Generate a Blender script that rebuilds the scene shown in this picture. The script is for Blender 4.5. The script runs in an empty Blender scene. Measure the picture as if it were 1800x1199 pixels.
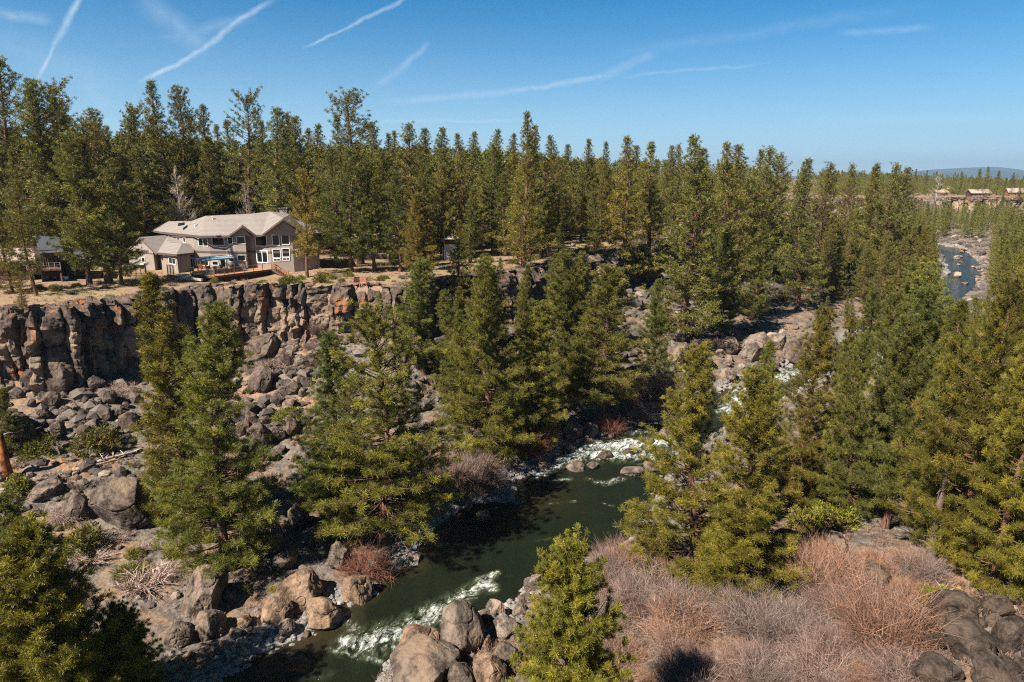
import bpy, math, random
import numpy as np
from mathutils import Vector, Matrix
R = math.radians
scene = bpy.context.scene
COL = scene.collection

# ------------------------------------------------------------------ camera, sky, sun, exposure
CAM_Z, PITCH, FPX = 36.0, 13.47, 1200.0
cam_data = bpy.data.cameras.new("camera")
cam = bpy.data.objects.new("camera", cam_data)
COL.objects.link(cam)
cam.location = (0, 0, CAM_Z)
cam.rotation_euler = (R(90 - PITCH), 0, 0)
cam_data.sensor_width = 36.0
cam_data.lens = 24.0
cam_data.clip_start = 0.5
cam_data.clip_end = 30000
scene.camera = cam

SUN_DIR = Vector((-0.57, -0.50, 0.80)).normalized()      # towards the sun
sun_data = bpy.data.lights.new("sun", 'SUN')
sun_data.energy = 5.0
sun_data.angle = R(0.5)
sun_data.color = (1.0, 0.945, 0.86)
sun = bpy.data.objects.new("sun", sun_data)
COL.objects.link(sun)
sun.rotation_euler = SUN_DIR.to_track_quat('Z', 'Y').to_euler()

CP, SP = math.cos(R(PITCH)), math.sin(R(PITCH))
def ray(px, py):
    a = (px - 900.0) / FPX; b = (599.5 - py) / FPX
    return Vector((a, CP + SP * b, -SP + CP * b))
def atz(px, py, z=0.0):
    d = ray(px, py); t = (z - CAM_Z) / d.z
    return (d.x * t, d.y * t)
def aty(px, py, Y):
    d = ray(px, py); t = Y / d.y
    return Vector((d.x * t, Y, CAM_Z + d.z * t))
def project(x, y, z):
    dz = z - CAM_Z
    depth = CP * y - SP * dz
    up = SP * y + CP * dz
    return 900 + FPX * x / depth, 599.5 - FPX * up / depth, depth

world = bpy.data.worlds.new("World")
scene.world = world
world.use_nodes = True
wn = world.node_tree.nodes; wl = world.node_tree.links
wn.clear()
def wnode(t, **kw):
    n = wn.new(t)
    for k, v in kw.items(): setattr(n, k, v)
    return n
def wmath(op, a, b=None, clamp=False):
    n = wnode('ShaderNodeMath', operation=op, use_clamp=clamp)
    for i, v in enumerate((a, b)):
        if v is None: continue
        if isinstance(v, (int, float)): n.inputs[i].default_value = v
        else: wl.new(v, n.inputs[i])
    return n.outputs[0]
def wdot(a, vec):
    n = wnode('ShaderNodeVectorMath', operation='DOT_PRODUCT')
    wl.new(a, n.inputs[0]); n.inputs[1].default_value = vec
    return n.outputs['Value']
w_out = wnode('ShaderNodeOutputWorld'); w_bg = wnode('ShaderNodeBackground')
w_sky = wnode('ShaderNodeTexSky', sky_type='NISHITA', sun_disc=False)
w_sky.sun_elevation = math.asin(SUN_DIR.z)
w_sky.sun_rotation = math.atan2(SUN_DIR.x, SUN_DIR.y)
w_sky.altitude = 1100; w_sky.air_density = 1.0; w_sky.dust_density = 0.3; w_sky.ozone_density = 2.2
w_hs = wnode('ShaderNodeHueSaturation'); w_hs.inputs['Saturation'].default_value = 2.15
w_hs.inputs['Hue'].default_value = 0.492
w_bg.inputs['Strength'].default_value = 0.05
w_tint = wnode('ShaderNodeMix', data_type='RGBA', blend_type='MULTIPLY'); w_tint.inputs['Factor'].default_value = 1; wl.new(w_sky.outputs[0], w_tint.inputs['A']); w_tint.inputs['B'].default_value = (.17, .64, 1.00, 1)
wl.new(w_tint.outputs['Result'], w_hs.inputs['Color'])
w_tc = wnode('ShaderNodeTexCoord')
w_nz = wnode('ShaderNodeTexNoise'); w_nz.inputs['Scale'].default_value = 9.0; w_nz.inputs['Detail'].default_value = 7; w_nz.inputs['Roughness'].default_value = 0.62
wl.new(w_tc.outputs['Generated'], w_nz.inputs['Vector'])
w_mix = wnode('ShaderNodeVectorMath', operation='MULTIPLY_ADD')   # wispy warp of the directions
w_sub = wnode('ShaderNodeVectorMath', operation='SUBTRACT'); wl.new(w_nz.outputs['Color'], w_sub.inputs[0]); w_sub.inputs[1].default_value = (0.5, 0.5, 0.5)
wl.new(w_sub.outputs[0], w_mix.inputs[0]); w_mix.inputs[1].default_value = (0.022, 0.022, 0.022); wl.new(w_tc.outputs['Generated'], w_mix.inputs[2])
w_dir = w_mix.outputs[0]
total = None
#            start px      end px       half width(rad) strength
TRAILS = [((62, 132), (108, 62), 0.0040, .42), ((104, 70), (141, -6), 0.0055, .46),
          ((262, 138), (352, 82), 0.0042, .50), ((345, 88), (466, 10), 0.0055, .42),
          ((545, 78), (625, 42), 0.0028, .40), ((618, 46), (712, -4), 0.0040, .38),
          ((665, 150), (712, 118), 0.0090, .15), ((706, 122), (750, 82), 0.0065, .22),
          ((700, 178), (905, 160), 0.0080, .17), ((890, 162), (1070, 132), 0.0055, .27), ((1055, 136), (1145, 98), 0.0100, .16),
          ((1120, 134), (1320, 112), 0.0035, .15), ((1130, 88), (1560, 18), 0.0120, .07),
          ((1490, 56), (1625, 50), 0.0070, .14), ((255, 0), (355, 75), 0.022, .17),
          ((0, 22), (80, 34), 0.0090, .22), ((300, 62), (430, 36), 0.011, .14), ((640, 214), (900, 212), 0.0035, .15),
          ((150, 150), (190, 190), 0.012, .09), ((0, 66), (180, 140), 0.030, .08), ((1450, 210), (1760, 214), 0.010, .07)]
for (a, b, hw, st) in TRAILS:
    d0 = ray(*a).normalized(); d1 = ray(*b).normalized()
    n = d0.cross(d1).normalized(); mid = (d0 + d1).normalized(); tdir = n.cross(mid).normalized()
    half = math.acos(max(-1, min(1, d0.dot(d1)))) / 2
    acr = wmath('ABSOLUTE', wdot(w_dir, tuple(n)))
    acr = wmath('SUBTRACT', 1.0, wmath('DIVIDE', acr, hw * .85), clamp=True)
    alo = wmath('ABSOLUTE', wdot(w_tc.outputs['Generated'], tuple(tdir)))
    alo = wmath('MULTIPLY', wmath('SUBTRACT', half * 1.4, alo), 1.6 / half, clamp=True)
    fro = wmath('GREATER_THAN', wdot(w_tc.outputs['Generated'], tuple(mid)), 0.0)
    m = wmath('MULTIPLY', wmath('MULTIPLY', wmath('MULTIPLY', acr, alo), fro), st * .85)
    total = m if total is None else wmath('MAXIMUM', total, m)
w_n2 = wnode('ShaderNodeTexNoise'); w_n2.inputs['Scale'].default_value = 60; w_n2.inputs['Detail'].default_value = 9; w_n2.inputs['Roughness'].default_value = .7
wl.new(w_tc.outputs['Generated'], w_n2.inputs['Vector'])
total = wmath('MULTIPLY', total, wmath('ADD', wmath('MULTIPLY', w_n2.outputs['Fac'], 2.2), -0.10), clamp=True)
# pale haze towards the horizon and on the sun's side
sep = wnode('ShaderNodeSeparateXYZ'); wl.new(w_tc.outputs['Generated'], sep.inputs[0])
low = wmath('POWER', wmath('SUBTRACT', 1.0, wmath('MULTIPLY', wmath('ABSOLUTE', sep.outputs['Z']), 3.2), clamp=True), 2.3)
w_m1 = wnode('ShaderNodeMix', data_type='RGBA'); wl.new(wmath('MULTIPLY', low, 1.0), w_m1.inputs['Factor'])
wl.new(w_hs.outputs[0], w_m1.inputs['A']); w_m1.inputs['B'].default_value = (6.0, 7.5, 8.5, 1)
w_m2 = wnode('ShaderNodeMix', data_type='RGBA'); wl.new(total, w_m2.inputs['Factor'])
wl.new(w_m1.outputs['Result'], w_m2.inputs['A']); w_m2.inputs['B'].default_value = (8.2, 9.0, 9.6, 1)
# sky overhead, out of view, is darkened to weaken the fill in shadows
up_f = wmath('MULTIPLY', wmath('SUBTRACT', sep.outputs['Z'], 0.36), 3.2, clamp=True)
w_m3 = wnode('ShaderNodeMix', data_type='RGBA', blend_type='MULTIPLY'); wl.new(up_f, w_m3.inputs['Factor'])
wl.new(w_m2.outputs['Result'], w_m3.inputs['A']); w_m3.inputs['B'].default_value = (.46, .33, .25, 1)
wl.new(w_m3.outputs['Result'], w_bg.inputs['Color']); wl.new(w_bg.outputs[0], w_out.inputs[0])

vs = scene.view_settings
vs.view_transform = 'Standard'; vs.look = 'None'; vs.gamma = 1.0; vs.use_curve_mapping = False
vs.exposure = 1.15
cy = scene.cycles
scene.render.engine = 'CYCLES'
cy.max_bounces = 5; cy.diffuse_bounces = 2; cy.glossy_bounces = 2; cy.transmission_bounces = 3; cy.transparent_max_bounces = 6; cy.volume_bounces = 0
cy.use_denoising = False; cy.denoiser = 'OPENIMAGEDENOISE'; cy.denoising_input_passes = 'RGB_ALBEDO_NORMAL'; cy.denoising_prefilter = 'ACCURATE'; cy.pixel_filter_type = 'BLACKMAN_HARRIS'; cy.filter_width = 1.15
cy.adaptive_threshold = .008; cy.caustics_reflective = False; cy.caustics_refractive = False
cy.sample_clamp_indirect = 4.0

# ------------------------------------------------------------------ numeric noise
def _hash(ix, iy, iz, seed):
    h = (ix.astype(np.int64) * 374761393 + iy.astype(np.int64) * 668265263 + iz.astype(np.int64) * 2147483647 + seed * 1274126177) & 0xffffffff
    h = ((h ^ (h >> 13)) * 1274126177) & 0xffffffff
    h = ((h ^ (h >> 16)) * 2246822519) & 0xffffffff
    return ((h ^ (h >> 15)) & 0xffffff) / float(0xffffff)
def noise3(x, y, z, seed=0):
    x = np.asarray(x, float); y = np.asarray(y, float); z = np.asarray(z, float)
    x0 = np.floor(x); y0 = np.floor(y); z0 = np.floor(z)
    fx = x - x0; fy = y - y0; fz = z - z0
    fx = fx * fx * (3 - 2 * fx); fy = fy * fy * (3 - 2 * fy); fz = fz * fz * (3 - 2 * fz)
    r = 0
    for dx in (0, 1):
        for dy in (0, 1):
            for dz in (0, 1):
                w = (fx if dx else 1 - fx) * (fy if dy else 1 - fy) * (fz if dz else 1 - fz)
                r = r + w * _hash(x0 + dx, y0 + dy, z0 + dz, seed)
    return r * 2 - 1
def noise2(x, y, seed=0):
    x = np.asarray(x, float); y = np.asarray(y, float)
    x0 = np.floor(x); y0 = np.floor(y)
    fx = x - x0; fy = y - y0
    fx = fx * fx * (3 - 2 * fx); fy = fy * fy * (3 - 2 * fy)
    z = np.zeros_like(x0); r = 0
    for dx in (0, 1):
        for dy in (0, 1):
            r = r + (fx if dx else 1 - fx) * (fy if dy else 1 - fy) * _hash(x0 + dx, y0 + dy, z, seed)
    return r * 2 - 1
def fbm2(x, y, f, octv, seed=0, gain=0.5):
    r = 0; a = 1.0
    for i in range(octv):
        r = r + a * noise2(x * f, y * f, seed + i * 7); f *= 2.03; a *= gain
    return r
def fbm3(p, f, octv, seed=0, gain=0.5):
    r = 0; a = 1.0
    for i in range(octv):
        r = r + a * noise3(p[:, 0] * f, p[:, 1] * f, p[:, 2] * f, seed + i * 7); f *= 2.03; a *= gain
    return r
def sstep(a, b, x):
    t = np.clip((x - a) / (b - a), 0, 1); return t * t * (3 - 2 * t)

# ------------------------------------------------------------------ polylines of the place
def pl(pix, z): return [atz(a, b, z) for a, b in pix]
LBANK = [(-260, -120), (-120, -50), (-62, 0), (-36, 20), (-28, 33)] + pl([(385, 1199), (450, 1152), (530, 1118), (588, 1092), (600, 1062), (650, 1045), (668, 1016), (720, 995), (742, 950), (780, 915), (828, 886), (905, 882), (905, 846), (940, 832), (985, 792), (1050, 772), (1130, 746), (1185, 738), (1205, 702), (1270, 688), (1330, 664), (1400, 640)], 0) + \
    [(84, 160)] + pl([(1590, 549), (1645, 512), (1668, 478), (1656, 452), (1632, 440), (1575, 428)], 0) + [(206, 425), (205, 452), (240, 505), (340, 535), (700, 600), (1200, 700)]
RBANK = [(-240, -160), (-100, -80), (-48, -12), (-23, 12), (-14, 29)] + pl([(655, 1205), (700, 1158), (770, 1118), (840, 1085), (900, 1062), (925, 1030), (948, 1012), (1040, 985), (1110, 946), (1140, 905), (1160, 850), (1205, 790), (1310, 735), (1400, 690), (1450, 658)], 0) + \
    [(96, 152)] + pl([(1680, 545), (1718, 508), (1728, 482), (1716, 456), (1690, 436), (1600, 421)], 0) + [(214, 444), (205, 452), (240, 505), (340, 535), (700, 600), (1200, 700)]
RIM = [(-900, -150), (-260, 40), (-130, 66)] + pl([(-60, 548), (0, 545), (60, 545), (130, 541), (205, 524), (330, 509), (450, 506), (600, 508), (690, 508), (780, 493), (835, 488), (920, 476), (1000, 468), (1060, 443), (1130, 433)], 20) + \
    [(56, 212), (78, 245), (112, 268), (132, 300), (142, 360), (152, 430), (180, 490), (235, 535), (310, 556)] + pl([(1660, 347), (1740, 347.5), (1800, 348)], 20) + [(600, 620), (1200, 760)]
LBANK = np.array(LBANK, float); RBANK = np.array(RBANK, float); RIM = np.array(RIM, float)
RIVER = np.vstack([LBANK, RBANK[::-1]])
LEFTLAND = np.vstack([LBANK, [(9000, 3000), (9000, 9000), (-9000, 9000), (-9000, -4000)]])
PLATEAU = np.vstack([RIM, [(9000, 3600), (9000, 9000), (-9000, 9000), (-9000, -1500)]])

def densify(P, step):
    out = []
    for a, b in zip(P[:-1], P[1:]):
        n = max(1, int(np.hypot(*(b - a)) / step))
        for i in range(n): out.append(a + (b - a) * i / n)
    out.append(P[-1]); return np.array(out)
def pdist(x, y, P, want_s=False):
    d = np.full(x.shape, 1e18); s = np.zeros(x.shape); acc = 0.0
    for a, b in zip(P[:-1], P[1:]):
        v = b - a; L2 = v @ v; L = math.sqrt(L2)
        t = np.clip(((x - a[0]) * v[0] + (y - a[1]) * v[1]) / L2, 0, 1)
        dd = (x - a[0] - t * v[0]) ** 2 + (y - a[1] - t * v[1]) ** 2
        if want_s:
            m = dd < d; s = np.where(m, acc + t * L, s)
        d = np.minimum(d, dd); acc += L
    return (np.sqrt(d), s) if want_s else np.sqrt(d)
def inside(x, y, P):
    c = np.zeros(x.shape, bool); n = len(P)
    for i in range(n):
        x1, y1 = P[i]; x2, y2 = P[(i + 1) % n]
        if y1 == y2: continue
        c ^= ((y1 > y) != (y2 > y)) & (x < (x2 - x1) * (y - y1) / (y2 - y1) + x1)
    return c

# wiggly rim: buttresses and notches
_r = densify(RIM[1:-1], 1.0)
_t = np.gradient(_r, axis=0); _t /= np.linalg.norm(_t, axis=1)[:, None]
_n = np.stack([_t[:, 1], -_t[:, 0]], 1)                            # towards the river
_sr = np.concatenate([[0], np.cumsum(np.linalg.norm(np.diff(_r, axis=0), axis=1))])
_w = 1.7 * noise2(_sr / 13.0, _sr * 0, 11) + 1.1 * noise2(_sr / 5.2, _sr * 0, 12)
_far = sstep(230, 420, _r[:, 1])
RIMD = _r + _n * (_w * (1 + 2.0 * _far))[:, None]

def height(x, y, fine=True):
    x = np.atleast_1d(np.asarray(x, float)); y = np.atleast_1d(np.asarray(y, float))
    shp = x.shape; x = x.ravel(); y = y.ravel()
    dl = pdist(x, y, LBANK); dr = pdist(x, y, RBANK); dm = pdist(x, y, RIM)
    inr = inside(x, y, RIVER); left = inside(x, y, LEFTLAND) & ~inr
    plat = inside(x, y, PLATEAU)
    near = dm < 9
    if near.any():
        poly = np.vstack([RIM[:1], RIMD, RIM[-1:]])
        big = np.vstack([poly, PLATEAU[len(RIM):]])
        xn, yn = x[near], y[near]
        # only test the segments around, in blocks
        dm[near] = pdist_blocks(xn, yn, poly)
        plat[near] = inside(xn, yn, big)
    n1 = fbm2(x, y, 1 / 22., 4, 3); n2 = fbm2(x, y, 1 / 3.1, 3, 5)
    t = dl / np.maximum(dl + dm, 1e-3)
    slope = np.interp(t, [0, .05, .12, .3, .55, .8, 1], [0, .45, .8, 1.9 + .0, 5.0, 8.3, 11.2])
    slope = slope - 1.9 * sstep(-25, -48, x) * np.clip(t * 1.3, 0, 1) * (t > .05)
    wide = sstep(60, 140, dl + dm)                                 # far reaches: gentler, then a steep scree
    slope = slope * (1 - wide) + wide * np.interp(t, [0, .06, .12, .2, .5, .8, 1], [0, 1.0, 4.2, 5.0, 7.0, 9.0, 11.0])
    hl = np.minimum(0.35 * dl ** 0.8, 1.0) * 0.55 + slope + (n1 * .7 + n2 * .22) * np.clip(dl / 6, 0, 1)
    back = np.clip(dm - 30, 0, 600)
    yard = 1.0 * np.exp(-(((x + 47) / 15) ** 2 + ((y - 112.5) / 6) ** 2))
    hp = 20 + 0.25 * n1 + 0.07 * n2 + 0.010 * np.clip(back, 0, 120) - yard
    st = sstep(0.6, 2.6, dm)
    hl_top = (11.2 - 1.9 * sstep(-25, -48, x)) * (1 - wide) + 11.0 * wide
    hpl = hl_top + (hp - hl_top) * st
    drr = np.interp(dr, [0, 1.5, 6, 14, 30, 60, 140, 400, 3000], [0, .7, 1.6, 3.0, 5.2, 7.0, 8.5, 11, 20])
    mound = 5.2 * np.exp(-(((x - 33) / 15) ** 2 + ((y - 27) / 11) ** 2)) + 1.6 * np.exp(-(((x - 30) / 9) ** 2 + ((y - 50) / 6) ** 2))
    hr = drr + mound + (n1 * .8 + n2 * .25) * np.clip(dr / 6, 0, 1)
    hw = -np.minimum(0.28 * np.minimum(dl, dr), 1.1)
    h = np.where(plat, hpl, np.where(inr, hw, np.where(left, hl, hr)))
    if fine:
        rough = np.where(plat, .03, .10) * np.clip(np.minimum(dl, dr) / 2, 0, 1)
        h = h + rough * fbm2(x, y, 1 / .7, 2, 9)
    return h.reshape(shp)
def pdist_blocks(x, y, P):
    d = np.full(x.shape, 1e18)
    # coarse bins over the polyline keep this cheap
    for k in range(0, len(P) - 1, 24):
        seg = P[k:k + 25]
        c = seg.mean(0); rad = np.linalg.norm(seg - c, axis=1).max() + 12
        m = np.hypot(x - c[0], y - c[1]) < rad
        if m.any():
            idx = np.nonzero(m)[0]
            d[idx] = np.minimum(d[idx], pdist(x[idx], y[idx], seg))
    return np.minimum(d, 1e6)
def H(x, y): return float(height(np.array([x]), np.array([y]), False)[0])
def ground_at(px, py, lo=18, hi=900):
    """where the sight line through a pixel meets the ground"""
    d = ray(px, py); ts = np.geomspace(lo, hi, 420) / d.y
    zz = CAM_Z + d.z * ts; hh = height(d.x * ts, d.y * ts, False)
    k = np.nonzero(zz < np.maximum(hh, 0))[0]
    if len(k) == 0: t = (20 - CAM_Z) / d.z if d.z < 0 else ts[-1]
    else:
        k = max(1, k[0]); a = zz[k - 1] - max(hh[k - 1], 0); b = max(hh[k], 0) - zz[k]
        t = ts[k - 1] + (ts[k] - ts[k - 1]) * a / max(a + b, 1e-6)
    x, y = d.x * t, d.y * t
    return x, y, H(x, y)

# ------------------------------------------------------------------ object helpers
def tag(o, label=None, cat=None, group=None, kind=None):
    if label: o['label'] = label
    if cat: o['category'] = cat
    if group: o['group'] = group
    if kind: o['kind'] = kind
    return o
def empty(name, loc=(0, 0, 0), rz=0.0):
    o = bpy.data.objects.new(name, None); COL.objects.link(o)
    o.location = loc; o.rotation_euler = (0, 0, rz); o.empty_display_size = 0.5
    return o
def link(name, me, parent=None):
    o = bpy.data.objects.new(name, me); COL.objects.link(o)
    if parent: o.parent = parent
    return o
def mesh_np(name, verts, faces, mats=(), smooth=False, attrs=None, matidx=None):
    """faces: int array (n,3) or (n,4)"""
    me = bpy.data.meshes.new(name)
    verts = np.ascontiguousarray(verts, np.float32); faces = np.ascontiguousarray(faces, np.int32)
    k = faces.shape[1]
    me.vertices.add(len(verts)); me.vertices.foreach_set('co', verts.ravel())
    me.loops.add(faces.size); me.loops.foreach_set('vertex_index', faces.ravel())
    me.polygons.add(len(faces)); me.polygons.foreach_set('loop_start', np.arange(0, faces.size, k, dtype=np.int32))
    if matidx is not None: me.polygons.foreach_set('material_index', np.asarray(matidx, np.int32))
    me.polygons.foreach_set('use_smooth', np.full(len(faces), smooth, bool))
    for nm, (typ, data) in (attrs or {}).items():
        a = me.attributes.new(nm, typ, 'POINT')
        if typ == 'FLOAT': a.data.foreach_set('value', np.asarray(data, np.float32).ravel())
        elif typ == 'FLOAT_VECTOR': a.data.foreach_set('vector', np.asarray(data, np.float32).ravel())
    me.update(calc_edges=True)
    for m in mats: me.materials.append(m)
    return me
class MB:
    """collects boxes, prisms and tubes into one mesh"""
    def __init__(s): s.v = []; s.f = []
    def add(s, vs, fs):
        o = len(s.v); s.v += [tuple(v) for v in vs]; s.f += [tuple(i + o for i in f) for f in fs]; return s
    def box(s, c, size, rz=0.0, rx=0.0, ry=0.0):
        m = Matrix.Translation(c) @ Matrix.Rotation(rz, 4, 'Z') @ Matrix.Rotation(ry, 4, 'Y') @ Matrix.Rotation(rx, 4, 'X')
        hx, hy, hz = [q / 2 for q in size]
        vs = [m @ Vector((x, y, z)) for x in (-hx, hx) for y in (-hy, hy) for z in (-hz, hz)]
        return s.add(vs, [(0, 1, 3, 2), (4, 6, 7, 5), (0, 4, 5, 1), (2, 3, 7, 6), (0, 2, 6, 4), (1, 5, 7, 3)])
    def bar(s, a, b, w, h=None):
        a = Vector(a); b = Vector(b); h = h or w; d = (b - a)
        if d.length < 1e-6: return s
        d.normalize(); up = Vector((0, 0, 1)) if abs(d.z) < .95 else Vector((0, 1, 0))
        x = d.cross(up).normalized(); y = x.cross(d).normalized()
        vs = [p + x * sx * w / 2 + y * sy * h / 2 for p in (a, b) for sx, sy in ((-1, -1), (1, -1), (1, 1), (-1, 1))]
        return s.add(vs, [(0, 1, 2, 3), (7, 6, 5, 4), (0, 4, 5, 1), (1, 5, 6, 2), (2, 6, 7, 3), (3, 7, 4, 0)])
    def tube(s, pts, rad, sides=8, cap=True):
        pts = [Vector(p) for p in pts]; n = len(pts); o = len(s.v)
        if not hasattr(rad, '__len__'): rad = [rad] * n
        for i, p in enumerate(pts):
            d = (pts[min(i + 1, n - 1)] - pts[max(i - 1, 0)]).normalized()
            up = Vector((0, 0, 1)) if abs(d.z) < .9 else Vector((0, 1, 0))
            x = d.cross(up).normalized(); y = x.cross(d).normalized()
            for k in range(sides):
                a = 2 * math.pi * k / sides
                s.v.append(tuple(p + (x * math.cos(a) + y * math.sin(a)) * rad[i]))
        for i in range(n - 1):
            for k in range(sides):
                k2 = (k + 1) % sides
                s.f.append((o + i * sides + k, o + i * sides + k2, o + (i + 1) * sides + k2, o + (i + 1) * sides + k))
        if cap:
            s.f.append(tuple(o + k for k in range(sides))[::-1]); s.f.append(tuple(o + (n - 1) * sides + k for k in range(sides)))
        return s
    def slab(s, poly, th):
        """a flat polygon (3D points) given thickness downwards along its normal"""
        P = [Vector(p) for p in poly]; nrm = Vector((0, 0, 0))
        for i in range(len(P)):
            a, b = P[i], P[(i + 1) % len(P)]; nrm += a.cross(b)
        nrm.normalize()
        if nrm.z < 0: P = P[::-1]; nrm = -nrm
        Q = [p - nrm * th for p in P]; n = len(P)
        return s.add(P + Q, [tuple(range(n)), tuple(range(2 * n - 1, n - 1, -1))] + [(i, i + n, (i + 1) % n + n, (i + 1) % n) for i in range(n)])
    def build(s, name, mat, parent=None, smooth=False):
        me = bpy.data.meshes.new(name); me.from_pydata(s.v, [], s.f); me.update()
        if smooth: me.polygons.foreach_set('use_smooth', [True] * len(me.polygons))
        me.materials.append(mat)
        o = link(name, me, parent)
        if parent is not None and parent.type == 'EMPTY' and parent.get('_world'):
            o.matrix_parent_inverse = parent.matrix_basis.inverted()
        return o
def copy_tree(o, parent=None):
    c = o.copy(); COL.objects.link(c)
    if parent is not None: c.parent = parent
    for ch in [k for k in CHILD.get(o.name, [])]: copy_tree(ch, c)
    return c
CHILD = {}

# ------------------------------------------------------------------ materials
def new_mat(name):
    m = bpy.data.materials.new(name); m.use_nodes = True
    nt = m.node_tree; b = nt.nodes['Principled BSDF']
    b.inputs['Specular IOR Level'].default_value = 0.25
    return m, nt, b
class NT:
    def __init__(s, nt): s.nt = nt
    def n(s, t, ins=None, **kw):
        n = s.nt.nodes.new(t)
        for k, v in kw.items(): setattr(n, k, v)
        for k, v in (ins or {}).items(): s.set(n.inputs[k], v)
        return n
    def set(s, sock, v):
        if isinstance(v, bpy.types.NodeSocket): s.nt.links.new(v, sock)
        elif isinstance(v, tuple) and len(v) == 3 and sock.type == 'RGBA': sock.default_value = (*v, 1)
        else: sock.default_value = v
    def math(s, op, a, b=0.0, clamp=False):
        return s.n('ShaderNodeMath', {0: a, 1: b}, operation=op, use_clamp=clamp).outputs[0]
    def mix(s, f, a, b, blend='MIX'):
        n = s.n('ShaderNodeMix', data_type='RGBA', blend_type=blend)
        s.set(n.inputs['Factor'], f); s.set(n.inputs['A'], a); s.set(n.inputs['B'], b); return n.outputs['Result']
    def noise(s, vec, scale, detail=4, rough=.55, out='Fac'):
        return s.n('ShaderNodeTexNoise', {'Vector': vec, 'Scale': scale, 'Detail': detail, 'Roughness': rough}).outputs[out]
    def vor(s, vec, scale, feature='F1', out='Distance'):
        return s.n('ShaderNodeTexVoronoi', {'Vector': vec, 'Scale': scale}, feature=feature).outputs[out]
    def ramp(s, f, a, b):
        return s.n('ShaderNodeMapRange', {'Value': f, 'From Min': a, 'From Max': b}, interpolation_type='SMOOTHSTEP').outputs[0]
    def bump(s, h, strength, dist):
        return s.n('ShaderNodeBump', {'Height': h, 'Strength': strength, 'Distance': dist}).outputs[0]
    def pos(s): return s.n('ShaderNodeNewGeometry').outputs['Position']
    def obj(s): return s.n('ShaderNodeTexCoord').outputs['Object']
    def attr(s, nm, out='Fac'): return s.n('ShaderNodeAttribute', attribute_name=nm).outputs[out]
    def scaled(s, vec, sc): return s.n('ShaderNodeMapping', {'Vector': vec, 'Scale': sc}).outputs[0]
def plain(name, col, rough=.7, spec=.25, noise=.12, nscale=3.0, metal=0.0, bump=0.0):
    m, nt, b = new_mat(name); t = NT(nt)
    f = t.noise(t.obj(), nscale, 4)
    c = t.mix(t.ramp(f, .3, .7), tuple(q * (1 - noise) for q in col), tuple(min(1, q * (1 + noise)) for q in col))
    t.set(b.inputs['Base Color'], c); b.inputs['Roughness'].default_value = rough
    b.inputs['Specular IOR Level'].default_value = spec; b.inputs['Metallic'].default_value = metal
    if bump: t.set(b.inputs['Normal'], t.bump(t.noise(t.obj(), nscale * 6, 3), bump, .02))
    return m
# ------------------------------------------------------------------ ground
def ground_material():
    m, nt, b = new_mat("ground"); t = NT(nt); P = t.pos()
    z1 = t.attr('plateau'); z2 = t.attr('bank')
    n_big = t.noise(P, .11, 6, .6); n_mid = t.noise(P, .55, 6, .62); n_fine = t.noise(P, 3.2, 6, .7); n_grit = t.noise(P, 14., 3, .7)
    soil = t.mix(t.ramp(n_mid, .3, .7), (.175, .105, .062), (.30, .185, .115))
    soil = t.mix(t.ramp(n_big, .50, .64), soil, (.335, .185, .098))                      # reddish bare patches
    rub = t.mix(t.ramp(n_fine, .35, .65), (.050, .041, .034), (.175, .14, .112))
    cell = t.vor(P, 1.3, 'F1', 'Color'); cellv = t.n('ShaderNodeSeparateColor', {0: cell}).outputs[0]
    rub = t.mix(t.math('MULTIPLY', cellv, .55), rub, (.27, .225, .185))
    slope_c = t.mix(t.ramp(t.noise(P, .23, 5, .65), .47, .62), rub, soil)
    dry = t.mix(t.ramp(n_fine, .35, .7), (.21, .155, .075), (.36, .275, .14))
    plat = t.mix(t.ramp(t.noise(P, .16, 5, .6), .45, .6), t.mix(.5, soil, (.30, .20, .13)), dry)
    c = t.mix(z1, slope_c, plat)
    sage = t.mix(t.ramp(n_fine, .3, .7), (.10, .105, .06), (.20, .19, .14))
    c = t.mix(t.math('MULTIPLY', t.ramp(t.noise(P, .8, 5, .7), .56, .66), .75), c, sage)
    pale = t.mix(t.ramp(n_fine, .3, .7), (.12, .11, .10), (.34, .31, .29))
    c = t.mix(z2, c, pale)
    c = t.mix(t.ramp(n_grit, .60, .72), c, (.07, .055, .045))
    c = t.mix(t.math('MULTIPLY', t.ramp(n_grit, .36, .28), .6), c, (.42, .34, .27))
    t.set(b.inputs['Base Color'], c); b.inputs['Roughness'].default_value = .95; b.inputs['Specular IOR Level'].default_value = .1
    h = t.math('ADD', t.math('MULTIPLY', n_fine, .5), t.math('MULTIPLY', t.vor(P, 2.2), .5))
    h = t.math('ADD', h, t.math('MULTIPLY', n_grit, .25))
    t.set(b.inputs['Normal'], t.bump(h, .9, .22))
    return m
def spaced(lo, hi, n): return np.linspace(lo, hi, n)
th = np.concatenate([spaced(-178, -62, 60)[:-1], spaced(-62, -42, 60)[:-1], spaced(-42, 42, 640), spaced(42, 62, 60)[1:], spaced(62, 180, 60)[1:]])
rr = np.concatenate([np.geomspace(2, 24, 40)[:-1], np.geomspace(24, 330, 560)[:-1], np.geomspace(330, 760, 90)[:-1], np.geomspace(760, 24000, 60)])
TT, RR = np.meshgrid(np.radians(th), rr)
gx = RR * np.sin(TT); gy = RR * np.cos(TT)
gh = height(gx, gy)
nr, nc = gx.shape
gv = np.stack([gx, gy, gh], -1).reshape(-1, 3)
ii = np.arange(nr * nc).reshape(nr, nc)
gf = np.stack([ii[:-1, :-1], ii[:-1, 1:], ii[1:, 1:], ii[1:, :-1]], -1).reshape(-1, 4)[:, ::-1]
seam = np.stack([ii[:-1, -1], ii[:-1, 0], ii[1:, 0], ii[1:, -1]], -1)[:, ::-1]
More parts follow.
